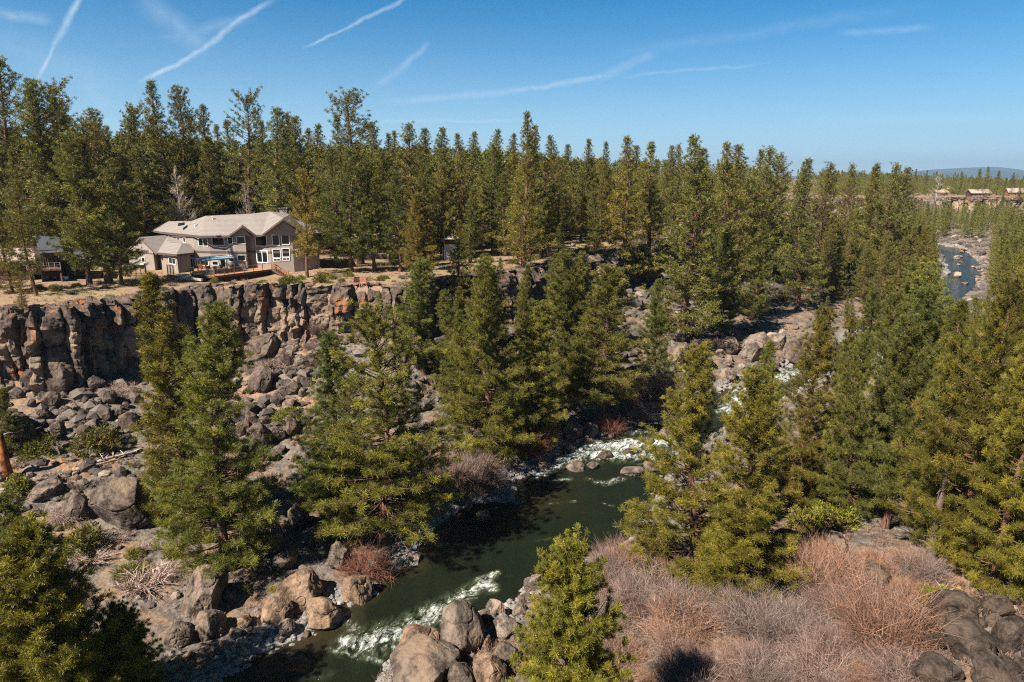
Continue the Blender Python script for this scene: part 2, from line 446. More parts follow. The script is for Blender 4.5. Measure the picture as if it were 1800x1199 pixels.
gf = np.vstack([gf, seam])
fx_, fy_ = gv[:, 0], gv[:, 1]
a_plat = (inside(fx_, fy_, PLATEAU)).astype(float)
_db = np.minimum(pdist(fx_, fy_, LBANK), pdist(fx_, fy_, RBANK))
a_bank = np.clip(1.25 - _db / (2.2 + 1.3 * noise2(fx_ / 4, fy_ / 4, 31)), 0, 1)
GROUND = ground_material()
g = link("ground", mesh_np("ground", gv, gf, [GROUND], True, {'plateau': ('FLOAT', a_plat), 'bank': ('FLOAT', a_bank)}))
tag(g, kind="structure")

# ------------------------------------------------------------------ river
FOAM = []   # (x0,y0,x1,y1,w0,w1,strength)
def foam_line(pix, w, st):
    pts = [atz(a, b, 0) for a, b in pix]
    ws = w if hasattr(w, '__len__') else [w] * len(pts)
    for i in range(len(pts) - 1): FOAM.append((*pts[i], *pts[i + 1], ws[i], ws[i + 1], st))
foam_line([(872, 1008), (832, 1034), (800, 1056), (762, 1080), (715, 1108), (660, 1128), (615, 1132)], [.7, 1.3, 1.6, 2.1, 2.6, 2.6, 1.8], .9)
foam_line([(700, 1112), (735, 1128), (700, 1138), (640, 1122)], [1.5, 1.3, 1.2, 1.0], .8)
foam_line([(608, 1092), (622, 1108)], .8, .95)
foam_line([(846, 1020), (868, 1034)], .8, .95)
foam_line([(576, 1140), (625, 1152), (672, 1165)], .5, .8)
foam_line([(500, 1150), (545, 1158)], .5, .7)
foam_line([(455, 1180), (580, 1186)], 1.2, .45)
foam_line([(1175, 778), (1120, 782), (1060, 784), (1010, 800), (975, 818), (945, 838)], [3.0, 3.4, 3.4, 3.0, 2.2, 1.4], 1.0)
foam_line([(1180, 800), (1120, 802), (1050, 800)], 2.8, 1.0)
foam_line([(1175, 815), (1130, 815)], 1.2, .8)
foam_line([(1035, 842), (1065, 852), (1092, 842)], .8, .85)
foam_line([(965, 846), (1000, 842)], .8, .8)
foam_line([(1100, 760), (1180, 756)], 1.8, .8)
foam_line([(1278, 722), (1296, 704), (1310, 684), (1370, 668), (1400, 652)], 3.0, 1.0)
foam_line([(1085, 925), (1120, 948)], .7, .6)
foam_line([(1090, 850), (1095, 900), (1105, 940)], 1.0, .30)
foam_line([(965, 886), (1010, 882)], .35, .75); foam_line([(1060, 884), (1080, 890)], .3, .7)
foam_line([(940, 950), (975, 946)], .4, .5)
foam_line([(1560, 560), (1640, 520)], 2.5, .7); foam_line([(1664, 440), (1700, 450), (1680, 470), (1715, 490)], 5, .42)
def water_material():
    m, nt, b = new_mat("river_water"); t = NT(nt); P = t.pos()
    fl = t.attr('flow', 'Vector'); fo = t.attr('foam'); sh = t.attr('shallow')
    n1 = t.n('ShaderNodeTexNoise', {'Vector': t.scaled(fl, (.50, .95, 1)), 'Scale': 1.15, 'Detail': 10, 'Roughness': .66, 'Distortion': 1.5}).outputs['Fac']
    n2 = t.n('ShaderNodeTexNoise', {'Vector': t.scaled(fl, (1.6, 2.8, 1)), 'Scale': 1.0, 'Detail': 7, 'Roughness': .7, 'Distortion': 1.6}).outputs['Fac']
    nn = t.math('ADD', t.math('MULTIPLY', n1, .6), t.math('MULTIPLY', n2, .4))
    thr = t.math('SUBTRACT', .72, t.math('MULTIPLY', fo, .32))
    mask = t.n('ShaderNodeMapRange', {'Value': nn, 'From Min': thr, 'From Max': t.math('ADD', thr, .20)}, interpolation_type='SMOOTHSTEP').outputs[0]
    mask = t.math('MULTIPLY', mask, t.math('MULTIPLY', t.math('ADD', fo, .12), 1.6, True))
    fleck = t.math('MULTIPLY', t.ramp(n2, .685, .74), t.ramp(t.noise(P, .22, 2), .50, .62))
    mask = t.math('MAXIMUM', mask, t.math('MULTIPLY', fleck, .6))
    deep = t.mix(t.noise(P, .25, 3), (.0065, .0095, .005), (.012, .0165, .008))
    aer = t.mix(t.math('MULTIPLY', t.ramp(fo, .25, .9), t.ramp(n1, .38, .6)), deep, (.085, .098, .050))
    brown = t.mix(t.noise(P, 1.5, 4), (.060, .036, .014), (.028, .026, .012))
    c = t.mix(sh, aer, brown)
    foamc = t.mix(t.ramp(n2, .3, .7), (.52, .55, .46), (.82, .83, .80))
    c = t.mix(mask, c, foamc)
    t.set(b.inputs['Base Color'], c)
    t.set(b.inputs['Roughness'], t.math('ADD', t.math('MULTIPLY', mask, .6), .10))
    b.inputs['Specular IOR Level'].default_value = .5; b.inputs['IOR'].default_value = 1.33
    w1 = t.n('ShaderNodeTexNoise', {'Vector': t.scaled(fl, (.9, 1.7, 1)), 'Scale': 1.5, 'Detail': 7, 'Roughness': .66, 'Distortion': .9}).outputs['Fac']
    h = t.math('ADD', w1, t.math('MULTIPLY', mask, .5))
    t.set(b.inputs['Normal'], t.bump(h, .75, .24))
    return m
th = spaced(-50, 46, 900); rr = np.concatenate([np.geomspace(22, 150, 560)[:-1], np.geomspace(150, 420, 130)[:-1], np.geomspace(420, 1000, 30)])
TT, RR = np.meshgrid(np.radians(th), rr)
wx = RR * np.sin(TT); wy = RR * np.cos(TT); nr, nc = wx.shape
X, Y = wx.ravel(), wy.ravel()
wdl, wsl = pdist(X, Y, LBANK, True); wdr = pdist(X, Y, RBANK)
inr = inside(X, Y, RIVER); keep = inr | (np.minimum(wdl, wdr) < 1.6)
foam = np.zeros(X.shape)
for (x0, y0, x1, y1, w0, w1, st) in FOAM:
    v = np.array([x1 - x0, y1 - y0]); L2 = v @ v
    tt = np.clip(((X - x0) * v[0] + (Y - y0) * v[1]) / L2, 0, 1)
    d2 = (X - x0 - tt * v[0]) ** 2 + (Y - y0 - tt * v[1]) ** 2; w = w0 + (w1 - w0) * tt
    foam = np.maximum(foam, st * np.exp(-d2 / (w * w)))
dbk = np.minimum(wdl, wdr)
foam = np.maximum(foam, .45 * np.exp(-(dbk / .5) ** 2) * inr * (noise2(X / 3, Y / 3, 77) > 0))
fu = X * .50 + Y * .866; fv = X * .866 - Y * .50
fv = fv + 1.2 * noise2(X / 7, Y / 7, 4); flow = np.stack([fu, fv, X * 0], -1)
wz = .05 * fbm2(fu * .8, fv * 1.5, 1 / 1.6, 3, 41) + foam * (.22 * fbm2(fu, fv * 1.3, 1 / 1.0, 3, 51) + .10)
cut = np.clip((X - 0) * 0 + 1, 0, 1)
shal = np.clip(1 - wdl / (2.6 + 1.6 * noise2(X / 6, Y / 6, 5)), 0, 1) * .8
shal = np.maximum(shal, np.exp(-(((X - atz(900, 905)[0]) / 5) ** 2 + ((Y - atz(925, 872)[1]) / 4) ** 2)) * .9)
ii = np.arange(nr * nc).reshape(nr, nc)
wf = np.stack([ii[:-1, :-1], ii[:-1, 1:], ii[1:, 1:], ii[1:, :-1]], -1).reshape(-1, 4)[:, ::-1]
wf = wf[keep[wf].all(1)]
used = np.unique(wf); remap = np.full(nr * nc, -1); remap[used] = np.arange(len(used)); wf = remap[wf]
me = mesh_np("river", np.stack([X, Y, wz], -1)[used], wf, [water_material()], True,
             {'foam': ('FLOAT', foam[used]), 'shallow': ('FLOAT', shal[used]), 'flow': ('FLOAT_VECTOR', flow[used])})
tag(link("river", me), kind="structure")

# ------------------------------------------------------------------ basalt
def rock_material(name, dark=(.050, .036, .028), light=(.150, .110, .085), tan=(.36, .25, .17), rust=(.34, .115, .035), world=True, tinted=False, rust_on=True, disp=.25):
    m, nt, b = new_mat(name); t = NT(nt)
    P = t.pos() if world else t.obj()
    if not world:
        P = t.n('ShaderNodeVectorMath', {0: P, 1: t.n('ShaderNodeVectorMath', {0: t.n('ShaderNodeObjectInfo').outputs['Random'], 1: (37., 51., 23.)}, operation='MULTIPLY').outputs[0]}, operation='ADD').outputs[0]
        P = t.scaled(P, (1.9, 1.9, 1.9))
    a = t.noise(P, .7, 7, .68); f = t.noise(P, 3.5, 8, .75); g = t.noise(P, 13., 4, .7)
    c = t.mix(t.ramp(a, .35, .65), dark, light)
    c = t.mix(t.math('MULTIPLY', t.ramp(f, .5, .72), .8), c, light)
    c = t.mix(t.math('MULTIPLY', t.ramp(f, .45, .28), .85), c, tuple(q * .45 for q in dark))
    tm = t.ramp(t.noise(P, .33, 5, .6), .55, .63)
    if world:
        zc = t.n('ShaderNodeSeparateXYZ', {0: P}).outputs['Z']
        tm = t.math('MULTIPLY', t.ramp(t.math('ADD', t.noise(P, .30, 5, .6), t.math('MULTIPLY', t.ramp(zc, 19.3, 15.5), .14)), .57, .66), 1.0)
    c = t.mix(t.math('MULTIPLY', tm, .85), c, t.mix(f, tan, tuple(q * .6 for q in tan)))
    if rust_on:
        rm = t.math('MULTIPLY', t.ramp(t.noise(t.scaled(P, (1, 1, .40)), .65, 4, .6), .57, .66), t.ramp(a, .66, .50))
        c = t.mix(rm, c, rust)
    if tinted: c = t.mix(1.0, c, t.n('ShaderNodeObjectInfo').outputs['Color'], 'MULTIPLY')
    c = t.mix(t.math('MULTIPLY', t.ramp(g, .62, .72), .5), c, (.34, .31, .25))             # lichen specks
    t.set(b.inputs['Base Color'], c); b.inputs['Roughness'].default_value = .9; b.inputs['Specular IOR Level'].default_value = .2
    h = t.math('ADD', t.math('MULTIPLY', f, 1.0), t.math('MULTIPLY', g, .3))
    h = t.math('ADD', h, t.math('MULTIPLY', t.vor(P, 1.1, 'DISTANCE_TO_EDGE'), .5))
    t.set(b.inputs['Normal'], t.bump(h, .9, disp))
    return m
BASALT = rock_material("basalt")

def cliff(name, s0, s1, du, rows, coarse=1.0, seed=3):
    P = RIMD; S = np.concatenate([[0], np.cumsum(np.linalg.norm(np.diff(P, axis=0), axis=1))])
    u = np.arange(s0, s1, du)
    px = np.interp(u, S, P[:, 0]); py = np.interp(u, S, P[:, 1])
    k = 5.0
    tx = np.interp(u + k, S, P[:, 0]) - np.interp(u - k, S, P[:, 0]); ty = np.interp(u + k, S, P[:, 1]) - np.interp(u - k, S, P[:, 1])
    L = np.hypot(tx, ty); nx, ny = ty / L, -tx / L
    ztop = height(px - nx * 4, py - ny * 4, False); zbot = height(px + nx * 3.2, py + ny * 3.2, False)
    zbot = np.minimum(zbot, ztop - 4)
    rng = np.random.RandomState(seed)
    def part(scale, wob, sd):
        """jittered vertical cells along the wall: returns id, local coordinate -1..1"""
        edges = [s0 - 5]; 
        while edges[-1] < s1 + 5: edges.append(edges[-1] + scale * (0.4 + rng.rand() ** 1.5 * 1.7))
        return np.array(edges)
    E1 = part(1.75 * coarse, 0, 1)
    n_face = rows; v = np.linspace(0, 1, n_face)                      # 0 top .. 1 bottom
    U, V = np.meshgrid(u, v)
    Z = ztop[None, :] + .1 - (ztop - zbot + 1.5)[None, :] * V
    Uw = U + .38 * coarse * noise2(U / 6, Z / 3.0, seed + 5) + .16 * noise2(U / .8, Z / 1.1, seed + 6)
    cid = np.searchsorted(E1, Uw) - 1
    e0 = E1[np.clip(cid, 0, len(E1) - 2)]; e1 = E1[np.clip(cid + 1, 1, len(E1) - 1)]
    loc = (Uw - e0) / (e1 - e0) * 2 - 1
    roff = rng.rand(len(E1) + 2) * 2 - 1; rh = 1.4 + rng.rand(len(E1) + 2) * 2.6; rtop = rng.rand(len(E1) + 2)
    blk = np.floor((Z + roff[cid] * 3 + .5 * noise2(U / 2.2, Z / 2, seed + 8)) / rh[cid])
    bo = _hash(cid.astype(float), blk, cid * 0., seed + 9) * 2 - 1
    bz = ((Z + roff[cid] * 3 + .5 * noise2(U / 2.2, Z / 2, seed + 8)) / rh[cid]) % 1.0 * 2 - 1
    round_u = np.clip(1 - np.abs(loc) ** (6 + 9 * rng.rand(len(E1) + 2)[cid]), 0, 1); round_z = np.clip(1 - np.abs(bz) ** 11, 0, 1)
    ft = (_hash(cid.astype(float), blk, cid * 0., seed + 33) * 2 - 1); fz = (_hash(cid.astype(float), blk, cid * 0., seed + 34) * 2 - 1)
    off = .95 * roff[cid] * coarse + .55 * bo * coarse + 1.15 * coarse * round_u + .30 * round_z + .50 * ft * loc * coarse + .30 * fz * bz * coarse
    off += 1.6 * noise2(U / 9, Z / 8, seed + 10) * coarse + .30 * np.round(2.5 * noise2(U / 1.3, Z / .9, seed + 12)) / 2.5 + .20 * noise2(U / .5, Z / .4, seed + 13)
    off += 1.9 * np.clip(V - .62, 0, 1) * coarse                     # foot flares into the scree
    cave = np.clip(noise2(U / 3.3, Z / 2.0, seed + 20) - .45, 0, 1) * 3.2; off -= cave * coarse
    topw = 1 - sstep(0, .16, V)
    off -= topw * (.2 + 1.3 * rtop[cid])
    off -= 1.3
    X = px[None] + nx[None] * off; Y = py[None] + ny[None] * off
    # cap rows behind the lip
    cap = 14; cv = np.linspace(6.5, 0, cap + 1)[:-1]
    Uc, B = np.meshgrid(u, cv)
    cc = cid[0][None, :].repeat(cap, 0)
    Xc = px[None] + nx[None] * (off[0][None] * (1 - B / 6.5) - B); Yc = py[None] + ny[None] * (off[0][None] * (1 - B / 6.5) - B)
    Zc = height(Xc, Yc, False)
    bumps = (_hash(cc + 0., np.floor(B / 1.5 + Uc / 2.), cc * 0., 5) - .35) * .55 + .25 * noise2(Uc / .8, B / .8, 21)
    fade = sstep(6.5, 4.2, B)
    Zc = np.maximum(Zc, ztop[None] - .15) * fade + (ztop[None] - .6) * (1 - fade) + bumps * fade * (.5 + .5 * (1 - B / 6.5))
    Z = Z + (bumps[-1] * (.5 + .5))[None] * topw
    XX = np.vstack([Xc, X]); YY = np.vstack([Yc, Y]); ZZ = np.vstack([Zc, Z])
    n, mcol = XX.shape; ii = np.arange(n * mcol).reshape(n, mcol)
    F = np.stack([ii[:-1, :-1], ii[:-1, 1:], ii[1:, 1:], ii[1:, :-1]], -1).reshape(-1, 4)
    return link(name, mesh_np(name, np.stack([XX, YY, ZZ], -1).reshape(-1, 3), F, [BASALT], False))
_S = np.concatenate([[0], np.cumsum(np.linalg.norm(np.diff(RIMD, axis=0), axis=1))])
def s_near(x, y): return _S[np.argmin(np.hypot(RIMD[:, 0] - x, RIMD[:, 1] - y))]
sA = s_near(-130, 66); sB = s_near(40, 180); sC = s_near(420, 560)
tag(cliff("cliff", sA, sB, .17, 64), kind="structure")
tag(cliff("cliff", sB, sC, .7, 26, 1.6, 8), kind="structure")
# ------------------------------------------------------------------ foliage, bark and twig materials
def foliage_material(name="needles", tint=True):
    m, nt, b = new_mat(name); t = NT(nt)
    tone = t.attr('tone'); inf = t.n('ShaderNodeObjectInfo')
    c = t.mix(tone, (.038, .040, .009), (.228, .198, .033))
    c = t.mix(t.ramp(tone, .80, 1.0), c, (.28, .225, .035))
    if tint: c = t.mix(1.0, c, inf.outputs['Color'], 'MULTIPLY')
    t.set(b.inputs['Base Color'], c); b.inputs['Roughness'].default_value = .55; b.inputs['Specular IOR Level'].default_value = .3
    tr = t.n('ShaderNodeBsdfTranslucent', {'Color': t.mix(1.0, c, (1.25, 1.35, .6), 'MULTIPLY')})
    mx = t.n('ShaderNodeMixShader', {0: .14}); nt.links.new(b.outputs[0], mx.inputs[1]); nt.links.new(tr.outputs[0], mx.inputs[2])
    nt.links.new(mx.outputs[0], nt.nodes['Material Output'].inputs[0])
    return m
NEEDLES = foliage_material()
def bark_material(name, a, b_, tint=False):
    m, nt, b = new_mat(name); t = NT(nt); O = t.obj()
    f = t.noise(t.scaled(O, (4, 4, 1.1)), 1.6, 5, .65)
    c = t.mix(t.ramp(f, .35, .62), a, b_)
    c = t.mix(t.math('MULTIPLY', t.ramp(t.noise(O, .35, 3), .5, .65), .5), c, tuple(min(1, q * 1.5) for q in b_))
    if tint: c = t.mix(1.0, c, t.n('ShaderNodeObjectInfo').outputs['Color'], 'MULTIPLY')
    t.set(b.inputs['Base Color'], c); b.inputs['Roughness'].default_value = .95; b.inputs['Specular IOR Level'].default_value = .1
    t.set(b.inputs['Normal'], t.bump(f, .9, .06)); return m
BARK = bark_material("pine_bark", (.045, .028, .020), (.20, .105, .065))
DEADWOOD = bark_material("dead_wood", (.16, .135, .115), (.40, .36, .32), True)
def twig_material(name):
    m, nt, b = new_mat(name); t = NT(nt)
    c = t.mix(t.attr('tone'), (.10, .068, .055), (.37, .285, .24))
    c = t.mix(1.0, c, t.n('ShaderNodeObjectInfo').outputs['Color'], 'MULTIPLY')
    t.set(b.inputs['Base Color'], c); b.inputs['Roughness'].default_value = .9; b.inputs['Specular IOR Level'].default_value = .1
    return m
TWIGS = twig_material("bare_twigs")

def unit(a): return a / np.maximum(np.linalg.norm(a, axis=-1, keepdims=True), 1e-9)
def tufts(cen, dr, rad, n, wid, rng, tone, up=.30, spread=1.25):
    """bursts of needles: cen (k,3), dr (k,3), rad (k,), tone (k,)"""
    k = len(cen)
    d = unit(rng.randn(k, n, 3) * spread * .62 + dr[:, None] * .75 + np.array([0, 0, up]))
    L = rad[:, None] * (.65 + .45 * rng.rand(k, n))
    root = cen[:, None] + d * (L * .05)[..., None] + rng.randn(k, n, 3) * (rad * .16)[:, None, None]
    tip = root + d * L[..., None]
    side = unit(np.cross(d, rng.randn(k, n, 3))) * (wid * (.7 + .6 * rng.rand(k, n)))[..., None] / 2
    flip = rng.rand(k, n, 1) < .55
    mid = root + d * (L * .55)[..., None]
    a = np.where(flip, tip + side, root + side); b = np.where(flip, tip - side, root - side); c = np.where(flip, root, tip)
    V = np.stack([a, b, c], 2).reshape(-1, 3)
    T = np.repeat(np.clip(tone[:, None] + rng.randn(k, n) * .10, 0, 1).ravel(), 3)
    return V, T
def tube_np(paths, sides):
    """paths: list of (pts(n,3), radii(n))"""
    V = []; F = []; o = 0
    ang = np.arange(sides) * 2 * math.pi / sides; ca, sa = np.cos(ang), np.sin(ang)
    for P, r in paths:
        P = np.asarray(P, float); n = len(P); r = np.broadcast_to(r, (n,))
        d = unit(np.gradient(P, axis=0))
        ref = np.where(np.abs(d[:, 2:3]) < .9, np.array([[0, 0, 1.]]), np.array([[1., 0, 0]]))
        x = unit(np.cross(d, ref)); y = np.cross(x, d)
        ring = P[:, None] + (x[:, None] * ca[None, :, None] + y[:, None] * sa[None, :, None]) * r[:, None, None]
        V.append(ring.reshape(-1, 3))
        i = np.arange(n * sides).reshape(n, sides)
        a = i[:-1]; b = np.roll(i, -1, 1)[:-1]; c = np.roll(i, -1, 1)[1:]; e = i[1:]
        F.append(np.stack([a, b, c, e], -1).reshape(-1, 4) + o); o += n * sides
    return np.vstack(V), np.vstack(F)

def pine_meshes(name, seed, h=20., base=.12, width=.19, whorl=.42, per=4, tuft_r=.42, n=20, wid=.055, tuft_gap=.55, top=.8, gaps=.25, sparse=0., lean=.0, tr=.30, dead=0, sides=8, twiggy=True, yellow=.1, topw=.12):
    """a ponderosa pine: tapered trunk with limbs, crown of needle tufts carried on the limbs. Unit: metres."""
    rng = np.random.RandomState(seed)
    zz = np.linspace(0, h, 12)
    wob = np.stack([lean * zz + .018 * h * np.sin(zz / h * 5 + seed), .014 * h * np.sin(zz / h * 4 + 2 * seed), zz], 1); wob[:, :2] -= wob[0, :2]
    def axis(z): return np.array([np.interp(z, zz, wob[:, 0]), np.interp(z, zz, wob[:, 1]), z])
    rad = tr * (h / 20) * (1 - zz / h) ** .85 + .025
    rad[0] *= 1.35
    wood = [(wob, rad)]; limbs = []
    cen = []; dr = []; tn = []; rr_ = []
    z = base * h; Rm = width * h; az = rng.rand() * 6.28
    lobes = [(rng.rand() * 6.28, .15 + .7 * rng.rand(), .35 + .5 * rng.rand()) for _ in range(5)]   # sectors where the crown is thin
    while z < h * .985:
        t = (z - base * h) / (h * (1 - base))
        prof = (1 - t) ** top * min(1, .55 + t / .22) * (1 - .12 * math.sin(t * 17 + seed) ** 2) + topw * (1 - t) + .03
        m = max(2, int(per * (.7 + .6 * rng.rand())))
        for b in range(m):
            az += 2.4 + rng.randn() * .35
            thin = 1.0
            for (la, lt, ls) in lobes:
                da = abs((az - la + math.pi) % (2 * math.pi) - math.pi)
                if da < .75 and abs(t - lt) < .13: thin *= (1 - gaps * 1.6 * ls)
            if rng.rand() < sparse: continue
            L = Rm * prof * (.62 + .5 * rng.rand()) * thin
            if L < .25: L = .25
            el0 = -.10 + .85 * t ** 1.2 + rng.randn() * .13                 # low limbs droop, top ones reach up
            nseg = 5; s = np.linspace(0, 1, nseg)
            hd = np.array([math.cos(az), math.sin(az), 0.])
            sag = L * (.10 * s + (math.tan(el0)) * s - .16 * s * (1 - t) + .26 * s ** 2.4)
            P = axis(z)[None] + hd[None] * (L * s)[:, None] + np.array([0, 0, 1.])[None] * sag[:, None]
            side = np.array([-hd[1], hd[0], 0]); P += side[None] * (L * .13 * rng.randn() * s ** 2)[:, None]
            limbs.append((P, (.022 + .013 * L) * (1 - s * .8)))
            # side sprays
            inner = .30 if L > 1.5 else .1
            k = max(2, int(L * (1 - inner) / tuft_gap * 1.9))
            ss = inner + (1 - inner) * (np.arange(k) + rng.rand(k)) / k; ss = ss ** .85; ss[-1] = 1.
            c0 = np.stack([np.interp(ss, s, P[:, j]) for j in range(3)], 1)
            sl = (rng.rand(k) * 2 - 1) * .36 * L * (1.02 - ss * .75)
            c1 = c0 + side[None] * sl[:, None] + hd[None] * (np.abs(sl) * .45)[:, None]
            c1[:, 2] += rng.randn(k) * .10 * min(1, L / 2) + np.abs(sl) * .10
            if twiggy:
                for j in range(k):
                    if abs(sl[j]) > .45: limbs.append((np.array([c0[j], c1[j]]), np.array([.018, .010])))
            dd = unit(hd[None] * .8 + side[None] * (np.sign(sl) * .6)[:, None] + np.array([0, 0, .25 + .5 * t]))
            cen.append(c1); dr.append(dd)
            base_t = .44 + .22 * rng.rand() + .12 * (ss - .5)
            tt = base_t + rng.randn(k) * .11 + (rng.rand(k) < yellow) * .35
            tn.append(tt); rr_.append(tuft_r * (.75 + .45 * rng.rand(k)) * (1 - .38 * t))
        z += whorl * (.75 + .5 * rng.rand()) * (1 - .35 * t)
    # leader
    cen.append(np.array([axis(h * q) for q in (.965, .985, 1.0)])); dr.append(np.array([[0, 0, 1.]] * 3)); tn.append(np.array([.5, .5, .55])); rr_.append(np.full(3, tuft_r * .8))
    for q in range(dead):                                                    # bare grey limbs low on the trunk
        zq = h * (base * .25 + (base * 1.4) * rng.rand()); a = rng.rand() * 6.28; L = Rm * (.22 + .38 * rng.rand())
        s = np.linspace(0, 1, 5); hd = np.array([math.cos(a), math.sin(a), 0])
        P = axis(zq)[None] + hd[None] * (L * s)[:, None] + np.array([0, 0, 1.])[None] * (-.35 * L * s ** 1.6)[:, None] + rng.randn(5, 3) * .08 * s[:, None]
        limbs.append((P, .045 * (1 - s * .75)))
        for j in range(4):
            b0 = P[1 + j % 3 + 1]; limbs.append((np.array([b0, b0 + (hd + rng.randn(3) * .7) * L * .3 + np.array([0, 0, -.2])]), np.array([.02, .008])))
    V1, F1 = tube_np(wood, sides); V2, F2 = tube_np(limbs, 3)
    trunk = mesh_np(name + "_trunk", np.vstack([V1, V2]), np.vstack([F1, F2 + len(V1)]), [BARK], True)
    cen = np.vstack(cen); dr = np.vstack(dr); tn = np.concatenate(tn); rr_ = np.concatenate(rr_)
    lowf = .10 * noise3(cen[:, 0] / 1.6, cen[:, 1] / 1.6, cen[:, 2] / 1.6, seed + 50)
    V, T = tufts(cen, dr, rr_, n, wid, rng, np.clip(tn + lowf, 0, 1.15))
    F = np.arange(len(V)).reshape(-1, 3)
    crown = mesh_np(name + "_crown", V, F, [NEEDLES], False, {'tone': ('FLOAT', T)})
    return trunk, crown, h, len(F), V, T
PINE = {}
_tris = 0
def reg(key, **kw):
    global _tris
    tr_, cr_, h, nf, V, T = pine_meshes(key, **kw); PINE[key] = (tr_, cr_, h, V, T); _tris += nf
# close trees
hi = dict(n=96, wid=.023, tuft_r=.43, tuft_gap=.45, whorl=.37, per=5, topw=.07)
reg('young', seed=11, h=13, base=.03, width=.30, top=.66, gaps=.2, yellow=.12, n=130, wid=.020, tuft_r=.34, tuft_gap=.34, whorl=.30, per=7, topw=.05, tr=.34)
reg('near_a', seed=21, base=.05, width=.175, top=.82, gaps=.45, yellow=.16, **hi)
reg('near_b', seed=22, base=.06, width=.205, top=.70, gaps=.55, yellow=.10, lean=.02, **hi)
reg('near_c', seed=23, base=.04, width=.245, top=.74, gaps=.45, yellow=.14, sparse=.05, **hi)
reg('near_d', seed=24, base=.12, width=.29, top=.60, gaps=.7, yellow=.22, sparse=.12, dead=26, **hi)
reg('near_e', seed=25, base=.18, width=.195, top=.60, gaps=.7, yellow=.16, dead=10, **hi)
# middle distance
mid = dict(n=26, wid=.050, tuft_r=.43, tuft_gap=.40, whorl=.38, per=4, sides=6, topw=.03)
reg('mid_a', seed=31, base=.07, width=.19, top=.80, gaps=.4, **mid)
reg('mid_b', seed=32, base=.12, width=.20, top=.68, gaps=.6, **mid)
reg('mid_c', seed=33, base=.05, width=.21, top=.92, gaps=.35, **mid)
reg('mid_d', seed=34, base=.20, width=.21, top=.55, gaps=.75, sparse=.10, dead=5, **mid)
reg('mid_e', seed=35, base=.06, width=.15, top=.78, gaps=.4, **mid)
reg('mid_f', seed=36, base=.10, width=.23, top=.70, gaps=.6, lean=.015, **mid)
reg('mid_g', seed=37, base=.04, width=.24, top=.85, gaps=.3, yellow=.14, **mid)
reg('tall_old', seed=38, base=.36, width=.19, top=.40, gaps=.8, sparse=.16, dead=8, **mid)
# far
far = dict(n=7, wid=.27, tuft_r=.66, tuft_gap=1.0, whorl=.8, per=4, sides=5, twiggy=False)
reg('far_a', seed=41, base=.10, width=.18, top=.66, **far)
reg('far_b', seed=42, base=.15, width=.21, top=.52, gaps=.5, **far)
reg('far_c', seed=43, base=.08, width=.16, top=.75, **far)
print([(k, len(v[4]) // 3) for k, v in PINE.items()])
print("pine faces", _tris)

# ------------------------------------------------------------------ bushes
def bush_twigs(name, seed, r=2.2, h=2.6, stems=560, wid=.024, droop=.35, kids=7):
    rng = np.random.RandomState(seed); V = []; T = []
    k = stems
    a = rng.rand(k) * 6.28; rad = r * .33 * np.sqrt(rng.rand(k))
    root = np.stack([np.cos(a) * rad, np.sin(a) * rad, np.zeros(k)], 1)
    out = unit(np.stack([np.cos(a), np.sin(a), np.zeros(k)], 1) + rng.randn(k, 3) * .75)
    Ls = h * (.6 + .5 * rng.rand(k)); fl = (.18 + .75 * rng.rand(k)) * r / h
    def strip(p0, d, L, cur, w, tone, seg=4):
        s = np.linspace(0, 1, seg + 1)
        P = p0[:, None] + d[:, None] * (L[:, None] * s)[..., None] + cur[:, None] * ((L[:, None]) * s ** 2)[..., None]
        side = unit(np.cross(d, rng.randn(len(d), 3))) * (w / 2)
        for i in range(seg):
            wa = 1 - .8 * s[i]; wb = 1 - .8 * s[i + 1]
            A = P[:, i] + side * wa; B = P[:, i] - side * wa; C = P[:, i + 1] - side * wb; D = P[:, i + 1] + side * wb
            V.append(np.stack([A, B, C, A, C, D], 1).reshape(-1, 3)); T.append(np.repeat(tone, 6))
        return P
    d = unit(out * fl[:, None] * 1.2 + np.array([0, 0, 1.])); cur = out * .22 - np.array([0, 0, 1.]) * droop * .45
    tone = np.clip(.42 + .33 * rng.randn(k), 0, 1)
    P = strip(root, d, Ls, cur, wid * (1 + 1.6 * (rng.rand(k, 1) < .07)), tone)
    for q in range(kids):
        i = rng.randint(1, 4, k)
        p0 = P[np.arange(k), i]; dd = unit(d + rng.randn(k, 3) * .75 + np.array([0, 0, .1]))
        strip(p0, dd, Ls * (.25 + .25 * rng.rand(k)), cur * .5, wid * .6, np.clip(tone + .15, 0, 1), 2)
    V = np.vstack(V); T = np.concatenate(T)
    return mesh_np(name, V, np.arange(len(V)).reshape(-1, 3), [TWIGS], False, {'tone': ('FLOAT', T)})
